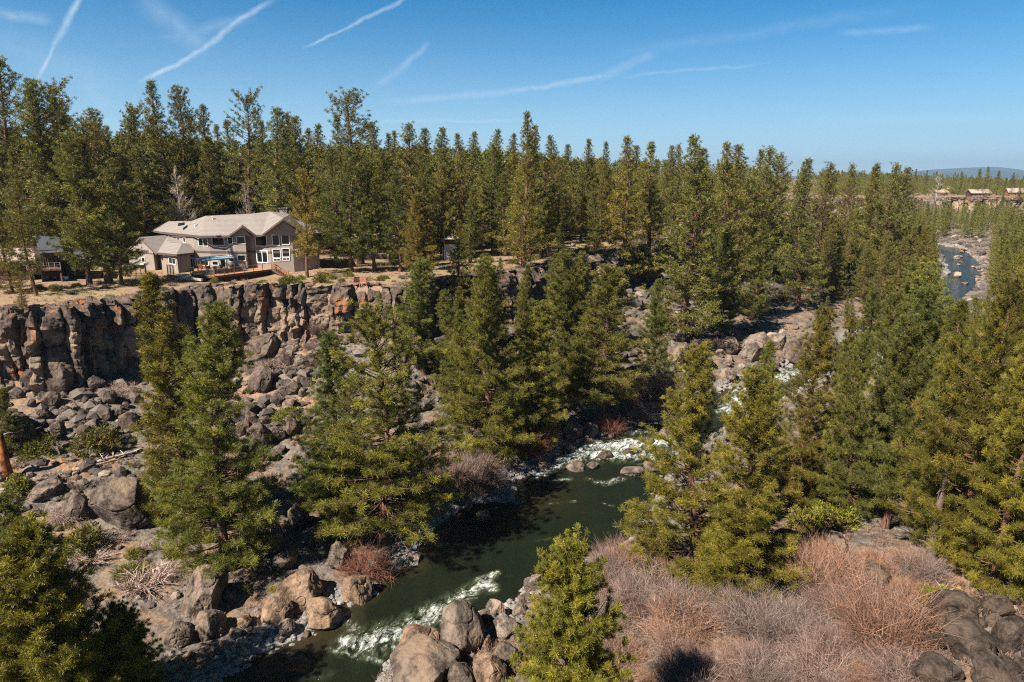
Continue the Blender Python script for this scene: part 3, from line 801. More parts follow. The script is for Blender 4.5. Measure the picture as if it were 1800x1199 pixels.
def bush_leafy(name, seed, r=.8, h=.7, k=150, n=14, wid=.03, tr_=.16):
    rng = np.random.RandomState(seed)
    d = unit(rng.randn(k, 3)); d[:, 2] = np.abs(d[:, 2])
    lob = 1 + .3 * noise3(d[:, 0] * 2, d[:, 1] * 2, d[:, 2] * 2, seed)
    q = (.45 + .55 * rng.rand(k) ** .5) * lob
    cen = d * q[:, None] * np.array([r, r, h]) * .9
    V, T = tufts(cen, d, np.full(k, tr_) * (.7 + .6 * rng.rand(k)), n, wid, rng, .5 + .2 * rng.randn(k) * .8)
    # dark woody inside
    st = unit(rng.randn(30, 3)); st[:, 2] = np.abs(st[:, 2]) + .2
    W = [(np.array([[0, 0, 0], st[i] * np.array([r, r, h]) * .8]), np.array([.03, .01])) for i in range(30)]
    V2, F2 = tube_np(W, 3); F2 = np.vstack([F2[:, [0, 1, 2]], F2[:, [0, 2, 3]]])
    F = np.vstack([np.arange(len(V)).reshape(-1, 3), F2 + len(V)])
    mi = np.concatenate([np.zeros(len(V) // 3, int), np.ones(len(F2), int)])
    return mesh_np(name, np.vstack([V, V2]), F, [NEEDLES, BARK], False, {'tone': ('FLOAT', np.concatenate([T, np.full(len(V2), .2)]))}, mi)
TWB = [bush_twigs("willow_a", 1), bush_twigs("willow_b", 2, r=2.8, h=2.3, droop=.6), bush_twigs("willow_c", 3, r=1.7, h=2.9, droop=.1), bush_twigs("willow_d", 4, r=2.4, h=1.7, stems=640, droop=.7)]
LFB = [bush_leafy("shrub_a", 1), bush_leafy("shrub_b", 2, r=1.1, h=.6, k=210), bush_leafy("shrub_c", 3, r=.6, h=.75, k=110)]
SGB = [bush_twigs("sage_a", 11, r=.75, h=.65, stems=160, wid=.026, droop=.2, kids=3), bush_twigs("sage_b", 12, r=.95, h=.5, stems=190, wid=.026, droop=.35, kids=3)]

def bare_tree_mesh(name, seed, h=10., spread=.33, levels=3, r0=.15, wid=.028, n0=40):
    rng = np.random.RandomState(seed); paths = []
    def grow(p, d, L, r, lv):
        s = np.linspace(0, 1, 5)
        bend = rng.randn(3) * .08
        P = p[None] + d[None] * (L * s)[:, None] + (bend + np.array([0, 0, .10]))[None] * (L * s ** 2)[:, None]
        paths.append((P, r * (1 - .8 * s)))
        if lv == 0: return
        kk = n0 if lv == levels else rng.randint(5, 9)
        for i in range(kk):
            q = .22 + .76 * (i + rng.rand()) / kk
            b = np.array([np.interp(q, s, P[:, j]) for j in range(3)])
            a = rng.rand() * 6.28; o = np.array([math.cos(a), math.sin(a), 0])
            if lv == levels: dd = unit(o * .85 + np.array([0, 0, .55 + .5 * q])); LL = h * spread * (1.08 - q) * (.8 + .5 * rng.rand())
            else: dd = unit(d + rng.randn(3) * .55 + np.array([0, 0, .2])); LL = L * (.35 + .25 * rng.rand())
            grow(b, dd, max(LL, .25), max(r * .34 * (1 - q * .5), wid / 2), lv - 1)
    grow(np.zeros(3), np.array([0, 0, 1.]), h, r0, levels)
    V, F = tube_np(paths[:1], 7); V2, F2 = tube_np(paths[1:], 3)
    return (mesh_np(name + "_trunk", V, F, [DEADWOOD], True), mesh_np(name + "_branches", V2, F2, [DEADWOOD], True))
BARE = [bare_tree_mesh("bare_a", 5), bare_tree_mesh("bare_b", 6, spread=.24)]
# ------------------------------------------------------------------ pines
def pine(kind, x, y, z, h, rz, wide=1.0, col=(1, 1, 1), label=None, group=None, cat='tree', parts=True, lean=(0, 0), name='pine_tree'):
    tr_, cr_, h0 = PINE[kind][:3]; s = h / h0
    root = empty(name, (x, y, z - .15), rz); root.scale = (s * wide, s * wide, s)
    root.rotation_euler = (lean[0], lean[1], rz)
    tag(root, label, cat, group)
    a = link('trunk', tr_, root); b = link('crown', cr_, root)
    b.color = (*col, 1); a.color = (1, 1, 1, 1)
    return root
rnd = random.Random(7)
def tcol(i=None, base=(1, 1, 1)):
    v = rnd.uniform(.82, 1.16); w = rnd.uniform(-.10, .12)
    return (base[0] * v * (1 + w), base[1] * v, base[2] * v * (1 - w))
def hero(kind, bx, by, ty, wide, label, col=(1, 1, 1), group=None, rz=None, tx=None, zoff=0.):
    """a tree whose foot is seen at (bx,by); its height follows from where its top stands"""
    x, y, z = ground_at(bx, by)
    d = ray(tx if tx else bx, ty); h = CAM_Z + d.z * (y / d.y) - z
    f_, t_ = project(x, y, z), project(x, y, z + h)
    x += (bx - (f_[0] + t_[0]) / 2) * (f_[2] + t_[2]) / 2 / FPX      # a vertical trunk leans outwards in this view
    z = H(x, y)
    return pine(kind, x, y, z, h, rnd.uniform(0, 6.28) if rz is None else rz, wide, tcol(base=col), label, group)
G1 = "tall pines standing in the canyon"
# (mesh, foot px, foot py, top py, width factor, label, colour)
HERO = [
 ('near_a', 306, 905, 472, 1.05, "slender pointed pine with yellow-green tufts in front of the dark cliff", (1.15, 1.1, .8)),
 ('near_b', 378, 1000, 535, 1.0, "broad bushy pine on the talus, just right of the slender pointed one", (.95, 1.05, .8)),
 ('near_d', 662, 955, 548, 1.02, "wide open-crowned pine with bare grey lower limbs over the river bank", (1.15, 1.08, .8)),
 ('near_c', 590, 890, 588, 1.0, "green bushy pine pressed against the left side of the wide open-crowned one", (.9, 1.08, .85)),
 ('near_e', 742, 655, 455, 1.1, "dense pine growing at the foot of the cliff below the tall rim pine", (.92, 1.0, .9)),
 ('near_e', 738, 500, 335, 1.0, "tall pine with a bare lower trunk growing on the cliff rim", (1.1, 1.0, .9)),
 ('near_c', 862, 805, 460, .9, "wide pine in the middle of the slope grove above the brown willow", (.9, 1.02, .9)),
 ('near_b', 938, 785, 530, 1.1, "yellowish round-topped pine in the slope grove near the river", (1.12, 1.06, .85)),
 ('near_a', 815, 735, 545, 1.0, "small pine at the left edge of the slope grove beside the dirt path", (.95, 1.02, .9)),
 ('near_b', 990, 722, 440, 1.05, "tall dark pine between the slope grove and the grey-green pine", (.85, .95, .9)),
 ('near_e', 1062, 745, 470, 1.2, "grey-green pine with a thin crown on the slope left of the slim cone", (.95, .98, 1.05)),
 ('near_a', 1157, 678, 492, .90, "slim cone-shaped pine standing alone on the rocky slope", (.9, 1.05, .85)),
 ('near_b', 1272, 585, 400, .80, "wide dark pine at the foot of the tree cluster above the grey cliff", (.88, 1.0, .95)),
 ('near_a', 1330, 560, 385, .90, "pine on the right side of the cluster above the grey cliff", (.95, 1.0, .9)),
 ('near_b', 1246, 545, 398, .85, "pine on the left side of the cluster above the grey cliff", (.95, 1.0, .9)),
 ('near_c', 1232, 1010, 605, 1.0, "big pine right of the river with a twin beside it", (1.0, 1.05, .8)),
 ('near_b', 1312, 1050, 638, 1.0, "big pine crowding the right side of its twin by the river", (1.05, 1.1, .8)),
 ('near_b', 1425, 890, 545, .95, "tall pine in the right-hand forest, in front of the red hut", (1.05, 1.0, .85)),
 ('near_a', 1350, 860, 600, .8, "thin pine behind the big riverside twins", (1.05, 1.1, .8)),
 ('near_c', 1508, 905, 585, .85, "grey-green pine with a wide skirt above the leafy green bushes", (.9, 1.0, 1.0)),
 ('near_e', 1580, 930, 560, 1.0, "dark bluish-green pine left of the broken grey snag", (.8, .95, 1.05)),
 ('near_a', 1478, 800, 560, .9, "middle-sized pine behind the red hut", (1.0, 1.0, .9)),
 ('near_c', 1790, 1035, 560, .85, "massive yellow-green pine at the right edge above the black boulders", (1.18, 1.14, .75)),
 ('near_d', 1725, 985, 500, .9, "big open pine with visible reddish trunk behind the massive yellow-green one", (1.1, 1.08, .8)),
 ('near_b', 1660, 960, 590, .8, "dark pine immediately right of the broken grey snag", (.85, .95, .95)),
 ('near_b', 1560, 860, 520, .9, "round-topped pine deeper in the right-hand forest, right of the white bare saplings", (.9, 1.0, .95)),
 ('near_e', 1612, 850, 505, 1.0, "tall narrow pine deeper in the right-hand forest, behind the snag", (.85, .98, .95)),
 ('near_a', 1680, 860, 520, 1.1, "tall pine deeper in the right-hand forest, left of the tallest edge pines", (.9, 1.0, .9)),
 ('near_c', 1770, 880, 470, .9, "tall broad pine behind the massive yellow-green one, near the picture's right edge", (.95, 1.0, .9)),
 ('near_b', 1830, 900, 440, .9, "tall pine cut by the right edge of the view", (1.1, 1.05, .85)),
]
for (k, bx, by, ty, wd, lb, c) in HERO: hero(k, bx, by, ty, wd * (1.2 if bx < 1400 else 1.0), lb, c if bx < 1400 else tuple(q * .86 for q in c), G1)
# ------------------------------------------------------------------ the forest on the plateau
RIMT = [
 ('tall_old', 96, 446, 150, 1.25, "very tall old pine with reddish bare trunk behind the dark cabin", (1, 1, 1)),
 ('mid_f', 22, 452, 103, 1.15, "tallest pine of the forest, leaning over the dark cabin's left side", (.95, 1, .95)),
 ('mid_d', 172, 497, 215, 1.35, "large round pine with twin dark trunks between the dark cabin and the garage gable", (.85, .98, .9)),
 ('mid_f', 200, 501, 300, 1.0, "low bushy pine touching the garage gable of the tan house", (.9, 1, .9)),
 ('mid_b', 138, 500, 235, 1.1, "pine overhanging the right end of the dark cabin", (.9, 1, .95)),
 ('mid_d', 48, 520, 318, .95, "ragged olive pine screening the dark cabin's balcony", (1.05, 1, .8)),
 ('mid_g', 8, 515, 350, 1.0, "olive pine at the left edge of the view on the cliff rim", (1.0, 1, .85)),
 ('mid_g', 38, 560, 500, 1.3, "dwarf olive pine on the very lip of the cliff below the dark cabin", (1.15, 1.1, .8)),
 ('tall_old', 247, 432, 190, 1.0, "old pine with straight red trunk behind the garage gable", (.95, 1, .9)),
 ('mid_d', 533, 488, 300, 1.0, "yellow-green pine right against the right end of the tan house", (1.3, 1.15, .85)),
 ('mid_b', 612, 478, 262, 1.2, "dark pine, first beyond the right end of the tan house's wall", (.85, .95, .9)),
 ('mid_d', 583, 470, 255, 1.0, "tall pine whose trunk stands in shade behind the tan house's right end", (.95, 1, .9)),
 ('mid_d', 655, 476, 285, 1.2, "full pine on the rim behind the pair of pink chairs", (.95, 1, .85)),
 ('mid_b', 700, 478, 300, 1.1, "shaded pine between the pink chairs and the tall rim pine", (.85, .95, .9)),
 ('mid_e', 826, 462, 330, 1.35, "narrow cone-shaped pine beside the pale wooden shed", (1.05, 1.12, .85)),
 ('mid_d', 866, 446, 255, 1.1, "pine shading the low bench right of the pale wooden shed", (.9, 1, .9)),
 ('mid_b', 930, 455, 262, 1.3, "wide pine casting its shadow over the white lawn chairs", (.85, .98, .9)),
 ('mid_d', 905, 425, 270, 1.1, "pine behind the white lawn chairs", (.95, 1, .9)),
 ('mid_e', 985, 470, 395, 1.4, "short pine on the rim right of the white lawn chairs", (1.1, 1.1, .9)),
 ('mid_b', 1022, 425, 300, 1.1, "pine on the lawn before the pale blue shed", (1.0, 1, .9)),
 ('mid_a', 1040, 475, 345, 1.3, "light green pine in front of the rocky knob", (1.1, 1.12, .9)),
 ('mid_d', 1092, 418, 290, 1.3, "broad pine hiding the middle of the tan-roofed bungalow", (.8, .95, .9)),
 ('mid_f', 1060, 405, 290, 1.0, "pine at the left eave of the tan-roofed bungalow", (.95, 1, .9)),
 ('mid_b', 1130, 405, 285, 1.1, "pine at the right end of the tan-roofed bungalow", (.9, 1, .9)),
 ('mid_c', 1178, 470, 330, 1.1, "pine with its foot under the rim, right of the rocky knob", (.95, 1.02, .85)),
 ('mid_b', 1150, 480, 375, 1.0, "bushy pine under the rim directly right of the rocky knob", (.95, 1.02, .95)),
]
for (k, bx, by, ty, wd, lb, c) in RIMT: hero(k, bx, by, ty, wd, lb, c, "pines along the canyon rim")

SKY = [(45, 140), (65, 152), (88, 168), (120, 205), (150, 192), (172, 218), (195, 222), (235, 190), (262, 205), (278, 143), (303, 152), (335, 205), (360, 185), (385, 220), (400, 212), (425, 168), (450, 212), (484, 190), (502, 200), (518, 205), (545, 226), (560, 218), (593, 203), (618, 168), (650, 218), (675, 235), (690, 230), (728, 218), (750, 226), (782, 224), (803, 235), (835, 232), (877, 227), (905, 235), (922, 196), (945, 220), (965, 238), (1000, 254), (1028, 245), (1062, 250), (1100, 240), (1122, 256), (1147, 250), (1180, 256), (1197, 254), (1217, 239), (1240, 262), (1278, 251), (1300, 255), (1330, 264), (1358, 261), (1378, 272), (1412, 284), (1427, 279), (1460, 289), (1493, 289), (1530, 294), (1551, 288), (1578, 290), (1596, 295), (1612, 297), (1632, 299), (1655, 306), (1690, 301), (1722, 297), (1737, 293), (1758, 300), (1783, 304)]
LM = [(-200, "the view's left edge"), (60, "the dark cabin"), (190, "the driveway shade"), (255, "the garage gable"), (313, "the white bare tree"), (370, "the blue sunshade"), (430, "the thin bare tree"), (502, "the house chimney"), (560, "the tan house's right end"), (635, "the pink chairs"), (738, "the tall rim pine"), (787, "the pale wooden shed"), (925, "the white lawn chairs"), (1015, "the pale blue shed"), (1088, "the tan-roofed bungalow"), (1160, "the red-brown sheds"), (1222, "the small grey cabin"), (1285, "the grey riverside cliff"), (1450, "the rock pillar"), (1520, "the far rim's first lawn"), (1600, "the distant dark grey house")]
ORD = ["first", "second", "third", "fourth", "fifth", "sixth", "seventh", "eighth", "ninth", "tenth", "eleventh", "twelfth"]
def skylabel(px, used, ty, nb):
    i = max(k for k, l in enumerate(LM) if l[0] <= px); n = used.get(i, 0); used[i] = n + 1
    look = "standing well above its neighbours" if ty < nb - 14 else ("lower than its neighbours" if ty > nb + 8 else "with a pointed crown")
    return f"{ORD[n]} skyline pine right of {LM[i][1]}, {look}"
used = {}
mids = ['mid_a', 'mid_b', 'mid_c', 'mid_e', 'mid_f', 'mid_a', 'mid_e']
placed = []
for i, (px, ty) in enumerate(SKY):
    nb = (SKY[max(0, i - 1)][1] + SKY[min(len(SKY) - 1, i + 1)][1]) / 2
    ht = np.interp(px, [0, 600, 1000, 1300, 1600], [29, 29, 26, 23, 18]) * rnd.uniform(.94, 1.08)
    d = ray(px, ty)
    el = d.z / d.y
    D = min(max((ht + 20.5 - CAM_Z) / max(el, .012), 146 if 255 < px < 470 else 125), 520)
    if px > 1600: D = 640
    x, y = d.x / d.y * D, D
    z = H(x, y); h = CAM_Z + el * D - z
    kind = 'tall_old' if ty < 172 and px > 400 else rnd.choice(mids)
    pine(kind, x, y, z, h, rnd.uniform(0, 6.28), rnd.uniform(1.05, 1.4) * (1.1 if h < 22 else .95), tcol(), skylabel(px, used, ty, nb), "skyline pines of the plateau forest")
    placed.append((x, y))

ENVX = [-300, 0, 100, 250, 400, 550, 700, 850, 1000, 1150, 1300, 1400, 1500, 1650, 1800, 2100]
ENVY = [215, 218, 228, 232, 240, 248, 254, 258, 272, 275, 280, 291, 301, 309, 313, 316]
KEEP_OUT = [  # px rectangles of feet that stay open (yard, roofs seen over)
]
zone_lab = [(-300, 235, "forest pine behind the dark cabin", "forest pines behind the dark cabin"),
            (235, 560, "forest pine behind the tan house", "forest pines behind the tan house"),
            (560, 790, "forest pine between the tan house and the wooden shed", "forest pines between house and shed"),
            (790, 1010, "forest pine behind the lawn with white chairs", "forest pines behind the lawn"),
            (1010, 1240, "forest pine behind the tan-roofed bungalow", "forest pines behind the bungalow"),
            (1240, 1480, "pine on the plateau above the grey riverside cliff", "pines above the grey cliff"),
            (1480, 2100, "small pine on the plateau's far reach", "distant plateau pines")]
def zlab(px):
    for a, b, l, g_ in zone_lab:
        if a <= px < b: return l, g_
    return zone_lab[-1][2:]
cnt = 0
for (x, y, h) in []: pass
tries = 0
while cnt < 88 and tries < 6000:
    tries += 1
    px = rnd.uniform(-40, 1520); D = np.interp(px, [0, 225, 235, 555, 565, 1000, 1300, 1520], [124, 124, 143, 143, 119, 145, 200, 290]) + abs(rnd.gauss(0, 1)) * np.interp(px, [0, 1500], [20, 50])
    x = ray(px, 300).x / ray(px, 300).y * D; y = D
    if pdist(np.array([x]), np.array([y]), RIM)[0] < (7 if px > 560 else 30) or not inside(np.array([x]), np.array([y]), PLATEAU)[0]: continue
    sp = 3.9 + D * .007
    if any((x - a) ** 2 + (y - b) ** 2 < sp * sp for a, b in placed): continue
    if -68 < x < -26 and y < 137: continue
    if any(abs(px - a) < w_ and D < q for a, w_, q in ((787, 30, 138), (315, 26, 143), (431, 22, 143), (1015, 16, 175), (1088, 26, 170), (1222, 14, 205))): continue
    z = H(x, y); ty = np.interp(px, ENVX, ENVY) + rnd.uniform(2, 46)
    h = CAM_Z + ray(px, ty).z / ray(px, ty).y * D - z
    if not 11 < h < 33: continue
    lb, gr = zlab(px)
    pine(rnd.choice(mids + ['mid_g', 'mid_d']), x, y, z, h, rnd.uniform(0, 6.28), rnd.uniform(1.05, 1.4), tcol(), lb, gr)
    placed.append((x, y)); cnt += 1
print("fill", cnt)
# pines on the canyon slopes, by the patch of ground their feet stand on
def patch(poly, n, hlo, hhi, kinds, label, group, sp=3.5, wide=(1.0, 1.35), base=(1, 1, 1), gap=True):
    P = np.array(poly, float); lo = P.min(0); hi_ = P.max(0); c = 0; t = 0; done = []
    while c < n and t < n * 40:
        t += 1
        px = rnd.uniform(lo[0], hi_[0]); py = rnd.uniform(lo[1], hi_[1])
        if not inside(np.array([px]), np.array([py]), P)[0]: continue
        x, y, z = ground_at(px, py)
        if z < .3 or any((x - a) ** 2 + (y - b) ** 2 < sp * sp for a, b in done): continue
        dlr = min(pdist(np.array([x]), np.array([y]), LBANK)[0], pdist(np.array([x]), np.array([y]), RBANK)[0])
        if dlr < 2.0: continue
        h = rnd.uniform(hlo, hhi)
        if gap and 1632 < px < 1748:                       # the distant river shows above these
            tl = 512 if px < 1735 else 470; hm = CAM_Z + ray(px, tl).z / ray(px, tl).y * y - z
            if hm < 5: continue
            h = min(h, hm * rnd.uniform(.85, 1.0))
        pine(rnd.choice(kinds), x, y, z, h, rnd.uniform(0, 6.28), rnd.uniform(*wide), tcol(base=base), label, group)
        done.append((x, y)); c += 1
    return c
n1 = patch([(1395, 455), (1650, 455), (1640, 500), (1600, 545), (1500, 545), (1420, 520)], 40, 13, 21, ['mid_a', 'mid_b', 'mid_c', 'mid_f', 'mid_e'],
      "pine on the canyon side before the distant river bend", "pines before the distant river bend")
n2 = patch([(1190, 420), (1440, 395), (1560, 400), (1560, 450), (1400, 460), (1330, 470), (1200, 450)], 16, 12, 18, ['mid_a', 'mid_b', 'mid_c', 'mid_f'],
      "pine on the canyon side above the grey cliff", "pines on the upper canyon side")
n3 = patch([(1735, 560), (1860, 560), (1880, 408), (1735, 408), (1745, 480)], 30, 13, 18, ['mid_a', 'mid_b', 'mid_c', 'mid_g'],
      "pine right of the distant blue river bend", "pines right of the distant river bend")
n4 = patch([(1480, 640), (1600, 590), (1860, 600), (1860, 800), (1640, 830), (1560, 760)], 30, 14, 21, ['mid_b', 'mid_f', 'mid_g', 'mid_d', 'near_b', 'near_e'],
      "pine deep in the right bank forest", "deep forest pines on the right bank", 4.2, base=(.9, 1.0, .95))
n5 = patch([(1540, 352), (1840, 353), (1840, 405), (1650, 420), (1560, 440)], 34, 9, 15, ['mid_a', 'mid_e', 'mid_c'],
      "pine on the slope below the distant houses", "pines below the distant houses", 6)
n7 = patch([(790, 520), (1090, 490), (1110, 540), (1090, 640), (1040, 720), (860, 770), (790, 690)], 17, 9, 17, ['near_a', 'near_b', 'mid_c', 'mid_g', 'near_c'],
      "pine in the slope grove under the rim", "slope grove under the rim", 4, (.95, 1.3))
n6 = patch([(1370, 610), (1560, 580), (1600, 560), (1500, 570), (1400, 590)], 4, 7, 12, ['mid_a', 'mid_e'],
      "small pine upstream of the grey cliff", "small upstream pines", 3)
print("patches", n1, n2, n3, n4, n5, n6)
# young and leftover canyon trees seen close
SMALL = [
 ('young', 95, 1330, 912, 1.15, "yellow-tufted pine filling the bottom left corner", (1.08, 1.12, .8)),
 ('near_b', 20, 1290, 880, 1.1, "dark pine cut by the left edge at the bottom", (1.0, 1.0, .85)),
 ('young', 225, 1270, 1062, 1.0, "young bright green pine near the bottom left riverside", (.98, 1.1, .85)),
 ('near_c', 15, 790, 680, 1.3, "round green pine at the left edge beside the orange snag", (1.0, 1.05, .85)),
]
for (k, bx, by, ty, wd, lb, c) in SMALL:
    hero(k, bx, by, ty, wd, lb, c, "close pines of the left bank")
hero('young', 1002, 1400, 960, .88, "bushy young pine at the bottom centre beside the river boulders", (1.05, 1.14, .85), "close pines of the right bank")
hero('near_a', 1100, 1500, 1130, 1.0, "low pine sprig just right of the bushy young pine at the bottom", (1.1, 1.12, .85), "close pines of the right bank") if False else None

# far wood: one mass behind and beyond
def forest_mass(name, pts):
    V = []; T = []; rs = np.random.RandomState(5)
    for (x, y, z, h) in pts:
        k = rs.choice(['far_a', 'far_b', 'far_c']); v, t = PINE[k][3], PINE[k][4]; s = h / PINE[k][2]
        a = rs.rand() * 6.28; c_, s_ = math.cos(a), math.sin(a); w = s * (.85 + .35 * rs.rand())
        q = np.empty_like(v); q[:, 0] = (v[:, 0] * c_ - v[:, 1] * s_) * w + x; q[:, 1] = (v[:, 0] * s_ + v[:, 1] * c_) * w + y; q[:, 2] = v[:, 2] * s + z
        V.append(q); T.append(np.clip(t * (.8 + .35 * rs.rand()), 0, 1))
    V = np.vstack(V); T = np.concatenate(T)
    o = link(name, mesh_np(name, V, np.arange(len(V)).reshape(-1, 3), [NEEDLES], False, {'tone': ('FLOAT', T)})); o.color = (.92, .97, .95, 1)
    return tag(o, "continuous pine forest covering the plateau into the distance", "forest", None, "stuff")
rs = np.random.RandomState(9); pts = []
N = 9000
ly = 125 * np.exp(rs.rand(N) * math.log(2600 / 125.)); lx = (rs.rand(N) * 2.5 - 1.2) * ly
ok = inside(lx, ly, PLATEAU); dm_ = pdist(lx, ly, RIM)
ok &= dm_ > 16
for x, y, o_ in zip(lx, ly, ok):
    if not o_: continue
    if -68 < x < -26 and y < 140: continue
    px, py, dp = project(x, y, 20)
    if y < 230 and -50 < px < 1520 and y < np.interp(px, [0, 560, 1000, 1300, 1520], [150, 155, 190, 245, 300]): continue
    if 1500 < px < 2200 and y < 640 and 0: continue
    z = 20 + .2
    ty = np.interp(px, ENVX, ENVY) + abs(rs.randn()) * 17 * np.interp(px, [0, 1300, 1800], [1.6, 1.0, .35]) + (0 if px > 1500 else 6)
    h = CAM_Z + (ray(px, ty).z / ray(px, ty).y) * y - z
    if h > 27: h = 20 + 6 * rs.rand()
    if h < 10: h = 10 + 4 * rs.rand()
    pts.append((x, y, H(x, y) if y < 600 else 20 + .01 * min(y, 600) * 0, h))
hit = [p for p in pts]
pts = sorted([p for p in hit if -150 < project(p[0], p[1], 25)[0] < 2000], key=lambda p: p[1])[:2400]
print("mass", len(pts))
forest_mass("pine_forest", pts)
# the plateau beyond the distant rim
N = 26000; fy = 300 * np.exp(rs.rand(N) * math.log(2600 / 300.)); fxx = (.44 + rs.rand(N) * .36) * fy
okk = inside(fxx, fy, PLATEAU) & (pdist(fxx, fy, RIM) > 9); fxx, fy = fxx[okk], fy[okk]
p2 = []
for x, y in zip(fxx, fy):
    if len(p2) >= 1500: break
    dd_ = pdist(np.array([x]), np.array([y]), RIM)[0]
    if dd_ < 30 and rs.rand() < .55: continue
    px = project(x, y, 20)[0]
    ty = np.interp(px, ENVX, ENVY) + abs(rs.randn()) * 5 - (7 if rs.rand() < .10 else 0)
    h = CAM_Z + (ray(px, ty).z / ray(px, ty).y) * y - 20.5
    p2.append((x, y, 20.2, min(max(h * (.72 + .36 * rs.rand()), 8), 24) * (.8 if dd_ < 30 else 1)))
# wooded canyon floor and far slope beyond the bend
N = 9000; ang = np.radians(26 + rs.rand(N) * 16); fr_ = 255 * np.exp(rs.rand(N) * math.log(2.6)); xx_, yy_ = fr_ * np.sin(ang), fr_ * np.cos(ang)
dlb = np.minimum(pdist(xx_, yy_, LBANK), pdist(xx_, yy_, RBANK)); okk = ~inside(xx_, yy_, PLATEAU) & ~inside(xx_, yy_, RIVER) & (dlb > 4) & (noise2(xx_ / 30, yy_ / 30, 15) > -.45)
for x, y in zip(xx_[okk], yy_[okk]):
    z = H(x, y); px, py, _ = project(x, y, z)
    if pdist(np.array([x]), np.array([y]), RIM)[0] < 14 and rs.rand() < .7: continue
    if 1640 < px < 1742 and 420 < py < 540: continue
    h = 8 + 8 * rs.rand()
    tp = project(x, y, z + h)[1]
    if 1640 < px < 1740 and py > 505 and tp < 500: continue
    if py < 420 and tp < 352: h *= .6
    p2.append((x, y, z, h))
    if len(p2) > 2500: break
forest_mass("distant_pine_forest", p2)["label"] = "pine forest behind the distant rim houses below the blue mountain"

# ------------------------------------------------------------------ boulders
import bmesh
def ico(sub):
    bm = bmesh.new(); bmesh.ops.create_icosphere(bm, subdivisions=sub, radius=1.0)
    v = np.array([q.co[:] for q in bm.verts]); f = np.array([[w.index for w in q.verts] for q in bm.faces]); bm.free(); return v, f
ICO4 = ico(6)
def rock_verts(base, seed, cuts=17, flat=.72, rough=.045):
    rng = np.random.RandomState(seed); v = base.copy()
    v = v / np.abs(v).max(1, keepdims=True) ** (.35 + .4 * rng.rand()) * .88
    q_, _r = np.linalg.qr(rng.randn(3, 3)); v = v @ q_
    cuts = max(6, int(cuts * (.45 + .3 * rng.rand())))
    v = v * np.array([1, .85 + .25 * rng.rand(), flat + .2 * rng.rand()])
    for i in range(cuts):
        n = unit(rng.randn(3)); d = .50 + .36 * rng.rand()
        over = np.clip(v @ n - d, 0, None)
        v = v - over[:, None] * n[None] * (.97 - .1 * rng.rand())
    r = np.linalg.norm(v, axis=1, keepdims=True)
    k = .03 * fbm3(v, 1.3, 2, seed) + .7 * rough * fbm3(v, 3.8, 5, seed + 3, .62)
    crack = np.abs(fbm3(v, 1.1, 2, seed + 9)); k -= .09 * np.exp(-(crack / .035) ** 2)
    v = v + v / r * k[:, None]
    v[:, 2] -= v[:, 2].min() * .72
    return v
BOULDER_MAT = rock_material("boulder_rock", (.036, .030, .026), (.215, .175, .145), (.30, .225, .165), (.33, .15, .06), world=False, tinted=True, rust_on=False, disp=.22)
BLD = [mesh_np(f"boulder_{i}", rock_verts(ICO4[0], 100 + i), ICO4[1], [BOULDER_MAT], False) for i in range(12)]
for m_ in BLD: m_.polygons.foreach_set('use_smooth', [True] * len(m_.polygons))
BLK = (.56, .49, .43); DARK = (.80, .69, .61); MIDC = (1.15, 1.04, .93); TAN = (1.75, 1.38, 1.05); PALE = (1.6, 1.5, 1.42)
def boulder(x, y, z, w, hgt, col, label, group, rz=None, sy=1.0, tilt=0.):
    o = link('boulder', rnd.choice(BLD)); v = rnd.uniform(.86, 1.12)
    o.location = (x, y, z - hgt * .16); o.scale = (w / 1.75, w / 1.75 * sy, hgt / 1.15)
    o.rotation_euler = (rnd.uniform(-.18, .18) + tilt, rnd.uniform(-.18, .18), rnd.uniform(0, 6.28) if rz is None else rz)
    o.color = (*[q * v for q in col], 1)
    return tag(o, label, 'boulder', group)
def boulder_px(px, py, wpx, hpx, col, label, group, rz=None):
    x, y, z = ground_at(px, py); z = max(z, -.15)
    dep = project(x, y, z)[2]
    return boulder(x, y + wpx * dep / FPX * .35, z, wpx * dep / FPX, hpx * dep / FPX * 1.0, col, label, group, rz)
nb0 = 0
